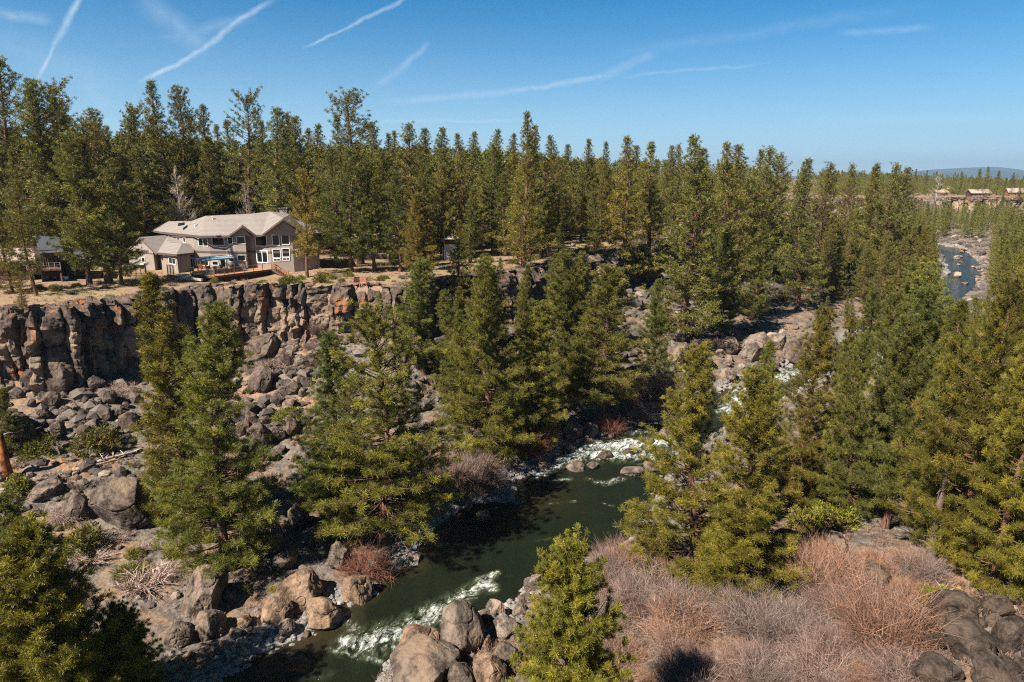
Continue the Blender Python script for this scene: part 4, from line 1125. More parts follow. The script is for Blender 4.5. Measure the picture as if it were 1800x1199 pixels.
NAMED = [
 (347, 1078, 78, 76, MIDC, "big rounded grey boulder standing alone below the talus pines", "large left bank boulders"),
 (205, 935, 105, 70, MIDC, "largest grey-brown boulder left of the broad bushy pine", "large left bank boulders"),
 (128, 915, 42, 40, MIDC, "pinkish-grey boulder next to the largest grey-brown one", "large left bank boulders"),
 (70, 880, 60, 22, MIDC, "flat pale slab near the orange snag", "large left bank boulders"),
 (92, 690, 80, 62, DARK, "massive dark boulder under the cliff near the orange-stained rocks", "large left bank boulders"),
 (60, 690, 42, 46, DARK, "round dark boulder leaning on the massive dark one", "large left bank boulders"),
 (455, 640, 62, 44, DARK, "long dark boulder directly beneath the cliff", "large left bank boulders"),
 (455, 690, 42, 40, DARK, "dark round boulder below the long one under the cliff", "large left bank boulders"),
 (508, 765, 32, 32, DARK, "dark blocky boulder beside the green scrub on the talus", "large left bank boulders"),
 (455, 795, 42, 44, DARK, "egg-shaped dark boulder at the foot of the talus", "large left bank boulders"),
 (523, 925, 38, 46, MIDC, "upright rounded boulder on the orange soil", "large left bank boulders"),
 (552, 962, 42, 36, MIDC, "round boulder on the orange soil right of the upright one", "large left bank boulders"),
 (480, 965, 42, 34, MIDC, "slanting boulder at the shaded edge of the orange soil", "large left bank boulders"),
 (498, 1000, 46, 26, MIDC, "low wide boulder below the slanting one", "large left bank boulders"),
 (592, 1005, 36, 42, MIDC, "grey boulder tucked beside the reddish willow", "large left bank boulders"),
 (524, 1068, 76, 46, TAN, "large tan boulder on the left riverbank", "riverside boulders, left bank"),
 (625, 1062, 50, 54, TAN, "tan wedge boulder standing in the river edge", "riverside boulders, left bank"),
 (556, 1108, 68, 40, TAN, "wide flat-topped tan boulder at the water below the large tan one", "riverside boulders, left bank"),
 (480, 1098, 52, 36, TAN, "ochre boulder left of the wide flat-topped one", "riverside boulders, left bank"),
 (360, 1128, 52, 42, MIDC, "grey and tan boulder left of the ochre one", "riverside boulders, left bank"),
 (308, 1135, 45, 34, MIDC, "grey boulder below the big rounded one", "riverside boulders, left bank"),
 (425, 1105, 26, 20, TAN, "small tan boulder between the grey and ochre ones", "riverside boulders, left bank"),
 (500, 1122, 34, 24, MIDC, "oval boulder at the waterline below the ochre one", "riverside boulders, left bank"),
 (660, 1012, 38, 24, MIDC, "layered grey rock jutting into the water near the bleached poles", "riverside boulders, left bank"),
 (727, 988, 26, 14, PALE, "pale boulder at the end of the bleached poles", "riverside boulders, left bank"),
 (812, 1155, 78, 78, MIDC, "tall split-faced boulder, the highest of the right bank rocks", "riverside boulders, right bank"),
 (738, 1162, 72, 50, TAN, "rounded tan boulder beside the tall split-faced one", "riverside boulders, right bank"),
 (738, 1225, 130, 66, MIDC, "enormous smooth boulder at the bottom edge of the river", "riverside boulders, right bank"),
 (848, 1103, 22, 30, MIDC, "narrow upright rock behind the tall split-faced boulder", "riverside boulders, right bank"),
 (872, 1098, 38, 32, PALE, "banded grey rock behind the tall split-faced boulder", "riverside boulders, right bank"),
 (884, 1120, 46, 28, PALE, "pale tilted slab below the banded grey rock", "riverside boulders, right bank"),
 (850, 1142, 26, 24, TAN, "small tan rock right of the tall split-faced boulder", "riverside boulders, right bank"),
 (940, 1042, 34, 30, PALE, "pale-topped boulder at the river's edge left of the pink willows", "riverside boulders, right bank"),
 (925, 1062, 24, 18, MIDC, "grey slab below the pale-topped boulder", "riverside boulders, right bank"),
 (912, 1082, 26, 22, PALE, "square light slab left of the bushy young pine", "riverside boulders, right bank"),
 (885, 1175, 48, 38, MIDC, "round boulder touching the bushy young pine", "riverside boulders, right bank"),
 (805, 1215, 50, 42, MIDC, "cracked boulder at the bottom right of the enormous one", "riverside boulders, right bank"),
 (860, 1215, 60, 48, TAN, "warm brown boulder at the bottom, left of the bushy young pine", "riverside boulders, right bank"),
 (848, 918, 24, 20, TAN, "lone small boulder standing out in the green pool", "rocks in the river"),
 (1015, 828, 32, 12, MIDC, "long low rock splitting the rapids", "rocks in the river"),
 (1066, 808, 24, 14, DARK, "mossy dark rock in the white rapids", "rocks in the river"),
 (1106, 800, 20, 10, DARK, "small wet rock in the rapids right of the mossy one", "rocks in the river"),
 (1045, 824, 24, 10, DARK, "wet rock right of the long low one", "rocks in the river"),
 (1117, 838, 44, 12, MIDC, "dark rocky shelf at the lower end of the rapids", "rocks in the river"),
 (1150, 828, 34, 14, MIDC, "brown rocks joining the shelf to the right bank", "rocks in the river"),
 (1140, 780, 24, 9, DARK, "submerged dark rock at the top of the rapids", "rocks in the river"),
 (1035, 768, 34, 26, MIDC, "block-shaped grey boulder on the bank above the rapids", "upstream bank boulders"),
 (1005, 775, 44, 36, MIDC, "sloping grey outcrop boulder left of the block-shaped one", "upstream bank boulders"),
 (1095, 752, 26, 14, PALE, "pale rounded boulder at the head of the rapids", "upstream bank boulders"),
 (1172, 772, 24, 18, MIDC, "dark boulder in the white water beside the twin pines", "rocks in the river"),
 (958, 826, 24, 14, MIDC, "low rock at the river edge by the brown willows", "upstream bank boulders"),
 (1395, 1010, 118, 66, DARK, "broad dark outcrop between the pale shrubs and the twin pines", "right bank boulders"),
 (1428, 972, 48, 28, TAN, "tan boulder row's widest block above the broad dark outcrop", "right bank boulders"),
 (1380, 955, 22, 20, TAN, "small tan boulder left of the widest tan block", "right bank boulders"),
 (1478, 972, 50, 24, MIDC, "flat grey boulder right of the widest tan block", "right bank boulders"),
 (1480, 955, 20, 14, PALE, "small pale rock on top of the flat grey boulder", "right bank boulders"),
 (1540, 1040, 60, 40, DARK, "dark boulder among the pale dry shrubs", "right bank boulders"),
 (1700, 1100, 78, 52, BLK, "wide black boulder at the top of the boulder field", "black boulder field"),
 (1762, 1085, 46, 32, BLK, "black boulder below the massive yellow-green pine", "black boulder field"),
 (1640, 1150, 62, 44, BLK, "black boulder at the left end of the boulder field", "black boulder field"),
 (1720, 1165, 85, 56, BLK, "cracked black boulder in the middle of the field", "black boulder field"),
 (1785, 1150, 54, 56, BLK, "upright black boulder at the right edge", "black boulder field"),
 (1655, 1215, 78, 48, BLK, "shaded black boulder at the bottom edge, left part of the field", "black boulder field"),
 (1760, 1225, 85, 56, BLK, "shaded black boulder in the bottom right corner", "black boulder field"),
 (1590, 1195, 46, 32, BLK, "small black boulder between the orange shrub and the field", "black boulder field"),
]
for a in NAMED: boulder_px(*a)
def rock_patch(poly, n, smin, smax, col, label, group, flat=(.5, .85), avoid=None):
    P = np.array(poly, float); lo = P.min(0); hi_ = P.max(0); c = 0; t = 0; done = []
    while c < n and t < n * 25:
        t += 1; px = rnd.uniform(lo[0], hi_[0]); py = rnd.uniform(lo[1], hi_[1])
        if not inside(np.array([px]), np.array([py]), P)[0]: continue
        x, y, z = ground_at(px, py)
        if z < (-1.3 if py < 505 and px > 1600 else -.5): continue
        z = max(z, -.2)
        s = smin + (smax - smin) * rnd.random() ** 1.8
        if any((x - a) ** 2 + (y - b) ** 2 < (.42 * (s + q)) ** 2 for a, b, q in done): continue
        cc = col if not isinstance(col, list) else rnd.choice(col)
        boulder(x, y, z, s, s * rnd.uniform(*flat), cc, label, group); done.append((x, y, s)); c += 1
    return c
k1 = rock_patch([(-20, 640), (235, 610), (240, 720), (210, 800), (-20, 780)], 60, .9, 3.0, [DARK, DARK, MIDC], "dark boulder jumbled under the cliff's left part", "dark boulders under the cliff's left part", (.6, 1.0))
k2 = rock_patch([(420, 600), (560, 590), (540, 700), (500, 800), (420, 830), (430, 700)], 44, .9, 2.3, [DARK, DARK, MIDC], "dark boulder in the talus chute between pines", "dark boulders in the talus chute", (.6, 1.0))
k3 = rock_patch([(-10, 850), (230, 820), (300, 960), (120, 1000), (-10, 900)], 16, .6, 1.5, [MIDC, PALE], "grey boulder scattered among the scrub of the left slope", "boulders among the left scrub", (.5, .8))
k4 = rock_patch([(430, 880), (620, 900), (640, 1000), (460, 1050), (360, 1060)], 14, .5, 1.2, [MIDC], "small grey boulder on the orange soil above the river", "boulders on the orange soil", (.5, .8))
k11 = rock_patch([(1060, 1040), (1580, 1030), (1580, 1199), (1100, 1199)], 14, .6, 1.5, [DARK, MIDC], "dark rock between the leafless willows", "rocks in the right bank thicket", (.6, .9))
k5 = rock_patch([(300, 1110), (520, 1062), (600, 1060), (560, 1112), (400, 1180), (300, 1199)], 34, .4, 1.1, [MIDC, TAN, PALE, PALE], "loose river boulder on the left shore", "loose rocks on the left shore", (.45, .75))
k6 = rock_patch([(700, 1160), (900, 1075), (950, 1020), (960, 1060), (900, 1199), (700, 1215)], 20, .4, 1.2, [MIDC, PALE, TAN], "loose boulder heaped on the right shore", "loose rocks on the right shore", (.5, .8))
k7 = rock_patch([(1560, 1130), (1640, 1070), (1700, 1050), (1830, 1040), (1830, 1215), (1540, 1215)], 62, .4, 1.5, [BLK, BLK, DARK], "smaller black boulder wedged in the boulder field", "wedged black boulders", (.6, .9))
k8 = rock_patch([(960, 820), (1000, 780), (1180, 715), (1190, 735), (1060, 772), (980, 800)], 14, .7, 2.0, [MIDC, PALE, TAN], "boulder lining the upstream left bank by the rapids", "boulders lining the upstream bank", (.5, .8))
k9 = rock_patch([(1180, 540), (1300, 600), (1400, 600), (1390, 650), (1280, 672), (1190, 690)], 38, 1.4, 5.5, [MIDC, PALE, MIDC], "boulder on the grey riverside cliff slope", "boulders of the riverside cliff slope", (.6, 1.0))
k10 = rock_patch([(1655, 432), (1728, 432), (1735, 500), (1670, 500)], 16, 1.5, 4.0, [PALE, TAN], "pale rock standing in the distant blue river bend", "rocks in the distant river bend", (.4, .6))
print("boulders", k10, len(NAMED), k1, k2, k3, k4, k5, k6, k7, k8, k9)

# loose stones: nobody could count them
def rubble(name, n, seed, mask_fn, smin, smax, label, r0, r1, th0, th1, base=None, sub=1):
    rs = np.random.RandomState(seed); bv, bf = ico(sub)
    bases = [rock_verts(bv, 300 + i, cuts=7, rough=.03) for i in range(8)]
    rr = r0 * np.exp(rs.rand(n) * math.log(r1 / r0)); tt = np.radians(th0 + (th1 - th0) * rs.rand(n))
    x = rr * np.sin(tt); y = rr * np.cos(tt); s, keep = mask_fn(x, y, rs, rr)
    x, y, s = x[keep], y[keep], s[keep]; z = height(x, y, False)
    k = len(x); a = rs.rand(k) * 6.28; c_, s_ = np.cos(a), np.sin(a)
    bi = rs.randint(0, 8, k); B = np.array(bases)[bi]
    sc = s[:, None] * (.7 + .6 * rs.rand(k, 3)) * np.array([.6, .6, .45])
    B = B * sc[:, None, :]
    V = np.empty_like(B); V[..., 0] = B[..., 0] * c_[:, None] - B[..., 1] * s_[:, None] + x[:, None]
    V[..., 1] = B[..., 0] * s_[:, None] + B[..., 1] * c_[:, None] + y[:, None]; V[..., 2] = B[..., 2] + z[:, None] - .12 * s[:, None]
    F = (bf[None] + (np.arange(k) * len(bv))[:, None, None]).reshape(-1, 3)
    tone = np.repeat(rs.rand(k), len(bv))
    return tag(link(name, mesh_np(name, V.reshape(-1, 3), F, [RUBBLE_MAT], False, {'tone': ('FLOAT', tone)})), label, "rubble", None, "stuff")
def rubble_mat():
    m, nt, b = new_mat("rubble_rock"); t = NT(nt); P = t.pos(); tn = t.attr('tone')
    f = t.noise(P, 4., 5, .7)
    c = t.mix(tn, (.050, .039, .032), (.165, .128, .102))
    c = t.mix(t.ramp(tn, .88, .98), c, (.30, .23, .17))
    c = t.mix(t.math('MULTIPLY', t.ramp(f, .45, .7), .6), c, (.13, .11, .10))
    zz = t.n('ShaderNodeSeparateXYZ', {0: P}).outputs['Z']
    c = t.mix(t.math('MULTIPLY', t.ramp(zz, 1.6, .4), .5), c, (.33, .31, .29))
    t.set(b.inputs['Base Color'], c); b.inputs['Roughness'].default_value = .9
    t.set(b.inputs['Normal'], t.bump(f, .7, .06)); return m
RUBBLE_MAT = rubble_mat()
def m_slope(x, y, rs, rr):
    dl = pdist(x, y, LBANK); dm = pdist(x, y, RIM); left = inside(x, y, LEFTLAND) & ~inside(x, y, RIVER) & ~inside(x, y, PLATEAU)
    t = dl / (dl + dm); dens = .20 + .8 * (noise2(x / 9, y / 9, 61) > .05) ; dens = np.where(t > .55, dens + .5, dens)
    s = (.12 + .95 * rs.rand(len(x)) ** 3.2) * np.where(t > .5, 1.8, 1.0) * np.clip(rr / 80, .8, 2.6)
    return s, left & (rs.rand(len(x)) < dens * .8)
def m_bank(x, y, rs, rr):
    dl = pdist(x, y, LBANK); dr = pdist(x, y, RBANK); inr = inside(x, y, RIVER); d = np.minimum(dl, dr)
    w = 1.3 + 1.6 * (noise2(x / 7, y / 7, 71) * .5 + .5)
    keep = (~inr & (d < w)) | (inr & (d < .55) & (rs.rand(len(x)) < .4))
    s = (.18 + .75 * rs.rand(len(x)) ** 2.0) * np.clip(rr / 80, .85, 2.5)
    return s, keep
def m_right(x, y, rs, rr):
    dr = pdist(x, y, RBANK); land = ~inside(x, y, LEFTLAND) & ~inside(x, y, RIVER)
    s = .10 + .7 * rs.rand(len(x)) ** 3.5
    return s, land & (rs.rand(len(x)) < .25 + .5 * (noise2(x / 6, y / 6, 81) > .1)) & (rr < 120)
rubble("talus_rubble", 52000, 3, m_slope, .1, 1, "loose basalt rubble strewn over the canyon slope", 38, 640, -46, 44)
rubble("far_slope_rubble", 7000, 6, lambda x, y, rs, rr: ((1.0 + 3.0 * rs.rand(len(x)) ** 2.5), ~inside(x, y, RIVER) & ~inside(x, y, PLATEAU)), .1, 1, "rough rock debris on the distant canyon slopes", 225, 640, 18, 43)
rubble("shore_stones", 90000, 4, m_bank, .1, 1, "pale stones packed along both river shores", 30, 420, -48, 40)
rubble("bank_rubble", 7000, 5, m_right, .1, 1, "broken rock lying between the dry shrubs", 24, 110, -20, 48)
# ------------------------------------------------------------------ shrubs
PINKW = (1.00, .86, .82); GREYW = (.92, .88, .86); ORNG = (1.18, .86, .66); REDW = (1.0, .58, .45); WHITE_ = (1.6, 1.5, 1.45)
def shrub(px, py, wpx, col, label, group, meshes, name='dry_shrub', cat='shrub', hs=1.0, pos=None):
    x, y, z = pos or ground_at(px, py); dep = project(x, y, z)[2]; w = wpx * dep / FPX
    me = rnd.choice(meshes); o = link(name, me); s = w / max(1e-3, BW[me.name])
    o.location = (x, y, max(z, 0) - .03); o.scale = (s, s, s * hs); o.rotation_euler = (0, 0, rnd.uniform(0, 6.28))
    v = rnd.uniform(.88, 1.12); o.color = (*[c * v for c in col], 1)
    return tag(o, label, cat, group)
BW = {}
for me in TWB + LFB + SGB:
    co = np.empty(len(me.vertices) * 3, np.float32); me.vertices.foreach_get('co', co); co = co.reshape(-1, 3)
    BW[me.name] = float(np.percentile(np.hypot(co[:, 0], co[:, 1]), 90) * 2)
for a in [
 (1545, 1150, 150, ORNG, "large orange-brown willow in the middle of the dry thicket", "right bank thicket"),
 (1440, 1050, 110, ORNG, "pale orange willow above the dark boulder", "right bank thicket"),
 (1120, 1010, 120, REDW, "reddish willow hanging over the river", "right bank thicket"),
 (1075, 1015, 90, PINKW, "pink willow at the very edge of the river", "right bank thicket"),
 (1142, 960, 46, PINKW, "dark round willow in the river under the twin pines", "right bank thicket"),
 (1150, 1060, 130, GREYW, "grey willow with long arching stems below the reddish one", "right bank thicket"),
 (1200, 1110, 130, ORNG, "tawny willow beside the bare orange soil", "right bank thicket"),
 (1340, 1110, 150, GREYW, "tall grey willow right of the bare orange soil", "right bank thicket"),
 (1420, 1120, 130, GREYW, "grey willow between the tall grey and the large orange-brown ones", "right bank thicket"),
 (1450, 1190, 140, PINKW, "pink-grey willow at the bottom below the large orange-brown one", "right bank thicket"),
 (830, 850, 110, PINKW, "pale pink willow leaning over the left shore", "left bank willows"),
 (860, 855, 60, WHITE_, "whitish bare willow right of the pale pink one", "left bank willows"),
 (790, 870, 70, PINKW, "brownish willow below the wide open-crowned pine", "left bank willows"),
 (645, 1005, 90, REDW, "rust-red willow beside the grey boulder on the left bank", "left bank willows"),
 (930, 800, 80, REDW, "dark brown willow under the slope grove", "left bank willows"),
 (1070, 760, 50, REDW, "rust-brown willow between the block-shaped boulder and the rapids", "left bank willows"),
 (1160, 710, 90, PINKW, "pinkish willow right of the slim cone-shaped pine", "left bank willows"),
 (1120, 735, 70, GREYW, "grey willow upslope of the rapids", "left bank willows"),
]:
    shrub(*a, TWB)
def bush_patch(poly, n, wmin, wmax, cols, label, group, meshes, name, sp=.5, hs=1.0, zmax=99):
    P = np.array(poly, float); lo = P.min(0); hi_ = P.max(0); c = 0; t = 0
    while c < n and t < n * 20:
        t += 1; px = rnd.uniform(lo[0], hi_[0]); py = rnd.uniform(lo[1], hi_[1])
        if not inside(np.array([px]), np.array([py]), P)[0]: continue
        x, y, z = ground_at(px, py)
        if z < .15: continue
        dep = project(x, y, z)[2]
        shrub(px, py, rnd.uniform(wmin, wmax) / dep * FPX, rnd.choice(cols), label, group, meshes, name, pos=(x, y, z), hs=hs * rnd.uniform(.65, 1.0)); c += 1
    return c
b1 = bush_patch([(1050, 1010), (1160, 980), (1230, 1060), (1380, 1060), (1560, 1060), (1600, 1130), (1580, 1230), (1080, 1230), (1040, 1100)], 54, 2.2, 4.4, [PINKW, GREYW, PINKW, (.8, .70, .67), GREYW, (1.05, .85, .74), ORNG], "leafless willow in the right bank thicket", "leafless thicket willows", TWB, 'dry_shrub')
b2 = bush_patch([(1380, 990), (1620, 1000), (1640, 1060), (1400, 1080)], 16, 2.0, 3.6, [GREYW, PINKW, ORNG], "dry shrub between the dark outcrop and the pines", "dry shrubs by the outcrop", TWB, 'dry_shrub')
b3 = bush_patch([(770, 800), (880, 790), (900, 860), (840, 885), (770, 905)], 9, 1.8, 3.2, [PINKW, GREYW], "pinkish willow of the clump on the left shore", "left shore willow clump", TWB, 'dry_shrub')
b4 = bush_patch([(1090, 640), (1270, 600), (1270, 690), (1180, 735), (1090, 740)], 18, 2.0, 3.8, [PINKW, GREYW, REDW], "leafless bush on the upstream slope", "upstream slope bushes", TWB, 'dry_shrub')
b5 = bush_patch([(1540, 500), (1660, 480), (1680, 540), (1600, 570), (1500, 590)], 14, 3.0, 5.0, [PINKW, REDW], "pinkish willow beside the distant river bend", "willows by the distant bend", TWB, 'dry_shrub')
b6 = bush_patch([(500, 600), (600, 560), (560, 640), (500, 680), (130, 620), (230, 660), (170, 700)], 10, 1.6, 2.8, [GREYW, PINKW], "grey leafless bush at the foot of the cliff", "bushes at the cliff foot", TWB, 'dry_shrub')
GRN = (1.15, 1.25, .7); OLV = (1.1, 1.1, .9); SAG = (1.5, 1.55, 1.7); YEL = (2.0, 1.7, .6)
for a in [
 (1460, 925, 95, (1.5, 1.6, .8), "bright yellow-green leafy bush behind the tan boulders", "leafy bushes"),
 (1415, 930, 60, OLV, "olive leafy bush left of the bright yellow-green one", "leafy bushes"),
 (1655, 1060, 80, GRN, "dark green bush under the shade beside the bleached branches", "leafy bushes"),
 (150, 965, 66, (.9, 1.0, .55), "dark green bitterbrush right of the bottom-left pines", "leafy bushes"),
 (70, 800, 70, OLV, "grey-green bush right of the orange snag", "leafy bushes"),
 (165, 790, 80, OLV, "wide green bush on the left slope above the fallen logs", "leafy bushes"),
 (35, 865, 50, GRN, "green bush left of the fallen logs", "leafy bushes"),
 (510, 735, 60, GRN, "green scrub patch in the talus chute", "leafy bushes"),
 (230, 1010, 60, OLV, "olive shrub amid the pale dead brush", "leafy bushes"),
 (620, 960, 36, GRN, "small green bush left of the open-crowned pine's foot", "leafy bushes"),
 (430, 1040, 22, GRN, "little round green shrub on the orange soil", "leafy bushes"),
 (510, 497, 40, (.9, 1.0, .55), "dark green shrub row between the deck and the cliff", "leafy bushes"),
 (563, 496, 26, (.9, 1.0, .55), "dark shrub left of the pink chairs", "leafy bushes"),
 (585, 487, 22, GRN, "round green shrub beyond the yellow-green pine", "leafy bushes"),
 (612, 486, 20, GRN, "bright shrub above the pink chairs' left side", "leafy bushes"),
 (642, 494, 16, GRN, "little shrub right behind the pink chairs", "leafy bushes"),
 (1078, 418, 40, (.9, 1.0, .5), "low green hedge bush before the tan-roofed bungalow", "leafy bushes"),
 (98, 512, 20, GRN, "bright sapling-like shrub in front of the dark cabin", "leafy bushes"),
]:
    shrub(*a, LFB, 'leafy_shrub')
b7 = bush_patch([(60, 512), (250, 505), (330, 500), (700, 500), (690, 488), (560, 490), (250, 500), (60, 505)], 30, .6, 1.6, [OLV, GRN], "low green shrub on the rim strip before the houses", "rim strip shrubs", LFB, 'leafy_shrub')
b8 = bush_patch([(130, 512), (330, 505), (700, 503), (830, 480), (820, 460), (690, 480), (330, 496), (140, 503)], 46, .6, 1.6, [WHITE_, GREYW], "grey sagebrush on the rim strip before the houses", "rim strip sagebrush", SGB, 'sagebrush')
b9 = bush_patch([(-10, 760), (220, 740), (300, 900), (330, 1000), (120, 1060), (-10, 860)], 30, .9, 2.0, [WHITE_, GREYW, GREYW], "grey sagebrush on the left slope", "left slope sagebrush", SGB, 'sagebrush')
b10 = bush_patch([(-10, 760), (220, 740), (460, 700), (560, 800), (330, 1000), (120, 1060)], 26, .8, 1.9, [OLV, GRN], "green shrub on the left slope", "left slope green shrubs", LFB, 'leafy_shrub')
b11 = bush_patch([(1180, 470), (1250, 430), (1400, 500), (1400, 600), (1200, 640)], 22, 1.0, 2.2, [OLV, GRN, SAG], "low shrub on the scree above the grey cliff", "scree shrubs", LFB, 'leafy_shrub')
b12 = bush_patch([(350, 1010), (480, 1050), (640, 990), (600, 900), (480, 900)], 14, .6, 1.3, [OLV, GRN, YEL], "small shrub on the orange soil above the river", "orange soil shrubs", LFB, 'leafy_shrub')
print("bushes", b1, b2, b3, b4, b5, b6, b7, b8, b9, b10, b11, b12)
# low scrub everywhere: tufts nobody could count
rs = np.random.RandomState(21)
def scrub(name, n, label, r0, r1, th0, th1, fn, size, mat, k=10, wid=.03):
    rr = r0 * np.exp(rs.rand(n) * math.log(r1 / r0)); tt = np.radians(th0 + (th1 - th0) * rs.rand(n))
    x = rr * np.sin(tt); y = rr * np.cos(tt); keep = fn(x, y, rr); x, y, rr = x[keep], y[keep], rr[keep]
    z = height(x, y, False); m = len(x)
    cen = np.repeat(np.stack([x, y, z + .05], 1), 4, 0) + rs.randn(m * 4, 3) * np.array([size * .5, size * .5, size * .12])
    V, T = tufts(cen, np.tile([[0, 0, 1.]], (m * 4, 1)), np.full(m * 4, size) * (.5 + .7 * rs.rand(m * 4)), k, wid, rs, .5 + .22 * rs.randn(m * 4), up=.5, spread=1.1)
    return tag(link(name, mesh_np(name, V, np.arange(len(V)).reshape(-1, 3), [mat], False, {'tone': ('FLOAT', T)})), label, "scrub", None, "stuff")
def land_left(x, y, rr): return inside(x, y, LEFTLAND) & ~inside(x, y, RIVER) & ~inside(x, y, PLATEAU) & (noise2(x / 5, y / 5, 91) > -.15)
def land_right(x, y, rr): return ~inside(x, y, LEFTLAND) & ~inside(x, y, RIVER) & (noise2(x / 4, y / 4, 92) > -.45)
def land_rim(x, y, rr): return inside(x, y, PLATEAU) & (noise2(x / 4, y / 4, 93) > 0)
s1 = scrub("dry_scrub", 4200, "low dry greyish scrub and dead grass on the canyon slope", 36, 240, -46, 40, land_left, .42, TWIGS)
s2 = scrub("green_scrub", 2000, "low green ground scrub scattered on the canyon slope", 36, 240, -46, 40, lambda x, y, r: land_left(x, y, r) & (noise2(x / 7, y / 7, 95) > .15), .34, NEEDLES)
s2.color = (1.2, 1.2, .8, 1)
s3 = scrub("bank_scrub", 5200, "dry stalks and litter under the right bank thicket", 24, 130, -16, 48, land_right, .50, TWIGS, 10, .035)
s3.color = (.95, .78, .68, 1)
s4 = scrub("rim_grass", 3200, "dry grass tufts on the rim and around the houses", 84, 200, -42, 16, land_rim, .36, TWIGS, 8, .04)
s4.color = (1.15, .95, .62, 1)
# ------------------------------------------------------------------ buildings
STUCCO = plain("stucco", (.29, .235, .195), .85, .15, .07, 1.2, bump=.25)
STUCCO_D = plain("stucco_trim", (.12, .085, .07), .8, .2)
WHITE = plain("white_trim", (.74, .74, .72), .5, .3, .04)
WOOD_O = plain("orange_wood", (.33, .13, .055), .65, .25, .25, 5)
WOOD_D = plain("brown_wood", (.13, .065, .040), .75, .2, .25, 4)
DARKW = plain("dark_siding", (.060, .036, .028), .8, .2, .2, 4)
GREYROOF = plain("slate_roof", (.060, .065, .075), .7, .3, .15, 3)
PALEW = plain("weathered_board", (.42, .38, .33), .85, .15, .25, 6)
METAL = plain("grey_metal", (.20, .21, .22), .45, .5, .05)
CONC = plain("concrete", (.36, .32, .28), .9, .15)
m, nt, b = new_mat("window_glass"); b.inputs['Base Color'].default_value = (.010, .013, .012, 1); b.inputs['Roughness'].default_value = .06; b.inputs['Specular IOR Level'].default_value = .5; GLASS = m
m, nt, b = new_mat("roof_tiles"); t = NT(nt)
g_ = t.pos(); zc = t.n('ShaderNodeSeparateXYZ', {0: g_})
row = t.math('FRACT', t.math('MULTIPLY', zc.outputs['Z'], 5.2))
edge = t.ramp(row, .22, .05)
rowid = t.math('FLOOR', t.math('MULTIPLY', zc.outputs['Z'], 5.2))
wv = t.n('ShaderNodeCombineXYZ', {0: t.math('MULTIPLY', zc.outputs['X'], 1.6), 1: t.math('MULTIPLY', zc.outputs['Y'], 1.6), 2: t.math('MULTIPLY', rowid, 3.7)}).outputs[0]
rc = t.mix(t.noise(wv, 1.4, 2, .8), (.165, .138, .12), (.30, .255, .225))
rc = t.mix(t.math('MULTIPLY', edge, .55), rc, (.09, .07, .06))
t.set(b.inputs['Base Color'], rc); b.inputs['Roughness'].default_value = .8
t.set(b.inputs['Normal'], t.bump(row, .7, .05)); ROOF = m

def hv(cx, Y, z):
    px = 200 + cx / 4.5; dep = CP * Y - SP * (z - CAM_Z)
    return Vector(((px - 900) / FPX * dep, Y, z))
def prism(mb, plan, z0, z1):
    n = len(plan); vs = [(p[0], p[1], z0) for p in plan] + [(p[0], p[1], z1) for p in plan]
    mb.add(vs, [tuple(range(n))[::-1], tuple(range(n, 2 * n))] + [(i, (i + 1) % n, (i + 1) % n + n, i + n) for i in range(n)])
def on_facet(A, B, px, py):
    """point where a sight line meets the vertical wall through A and B"""
    d = ray(px, py); n = Vector((B.y - A.y, A.x - B.x, 0)); t = (A.dot(n)) / d.dot(n) if abs(d.dot(n)) > 1e-9 else 1
    t = (A.x * n.x + A.y * n.y) / (d.x * n.x + d.y * n.y)
    return Vector((d.x * t, d.y * t, CAM_Z + d.z * t))
def window(root, A, B, box, crop=(200, 340, 4.5), fr=.11, name='window', mullion=0, frame_mat=None, glass=None):
    x0, y0, x1, y1 = box; ox, oy, k = crop; xm = (x0 + x1) / 2
    L = on_facet(A, B, ox + x0 / k, oy + (y0 + y1) / 2 / k); Rr = on_facet(A, B, ox + x1 / k, oy + (y0 + y1) / 2 / k)
    zt = on_facet(A, B, ox + xm / k, oy + y0 / k).z; zb = on_facet(A, B, ox + xm / k, oy + y1 / k).z
    u = Vector((Rr.x - L.x, Rr.y - L.y, 0)); w = u.length; u.normalize(); n = Vector((u.y, -u.x, 0))
    c = Vector(((L.x + Rr.x) / 2, (L.y + Rr.y) / 2, (zt + zb) / 2)); h = zt - zb
    rz = math.atan2(u.y, u.x)
    f = MB()
    for s in (-1, 1):
        f.box(c + u * s * (w / 2 - fr / 2) + n * .03, (fr, .12, h), rz)
        f.box(c + Vector((0, 0, s * (h / 2 - fr / 2))) + n * .03, (w - 2 * fr, .12, fr), rz)
    for i in range(mullion):
        f.box(c + u * ((i + 1) / (mullion + 1) - .5) * w + n * .028, (fr * .7, .10, h - 2 * fr), rz)
    wo = f.build(name, frame_mat or WHITE, root)
    MB().box(c + n * .012, (w - 2 * fr, .03, h - 2 * fr), rz).build('pane', glass or GLASS, wo)
    return wo

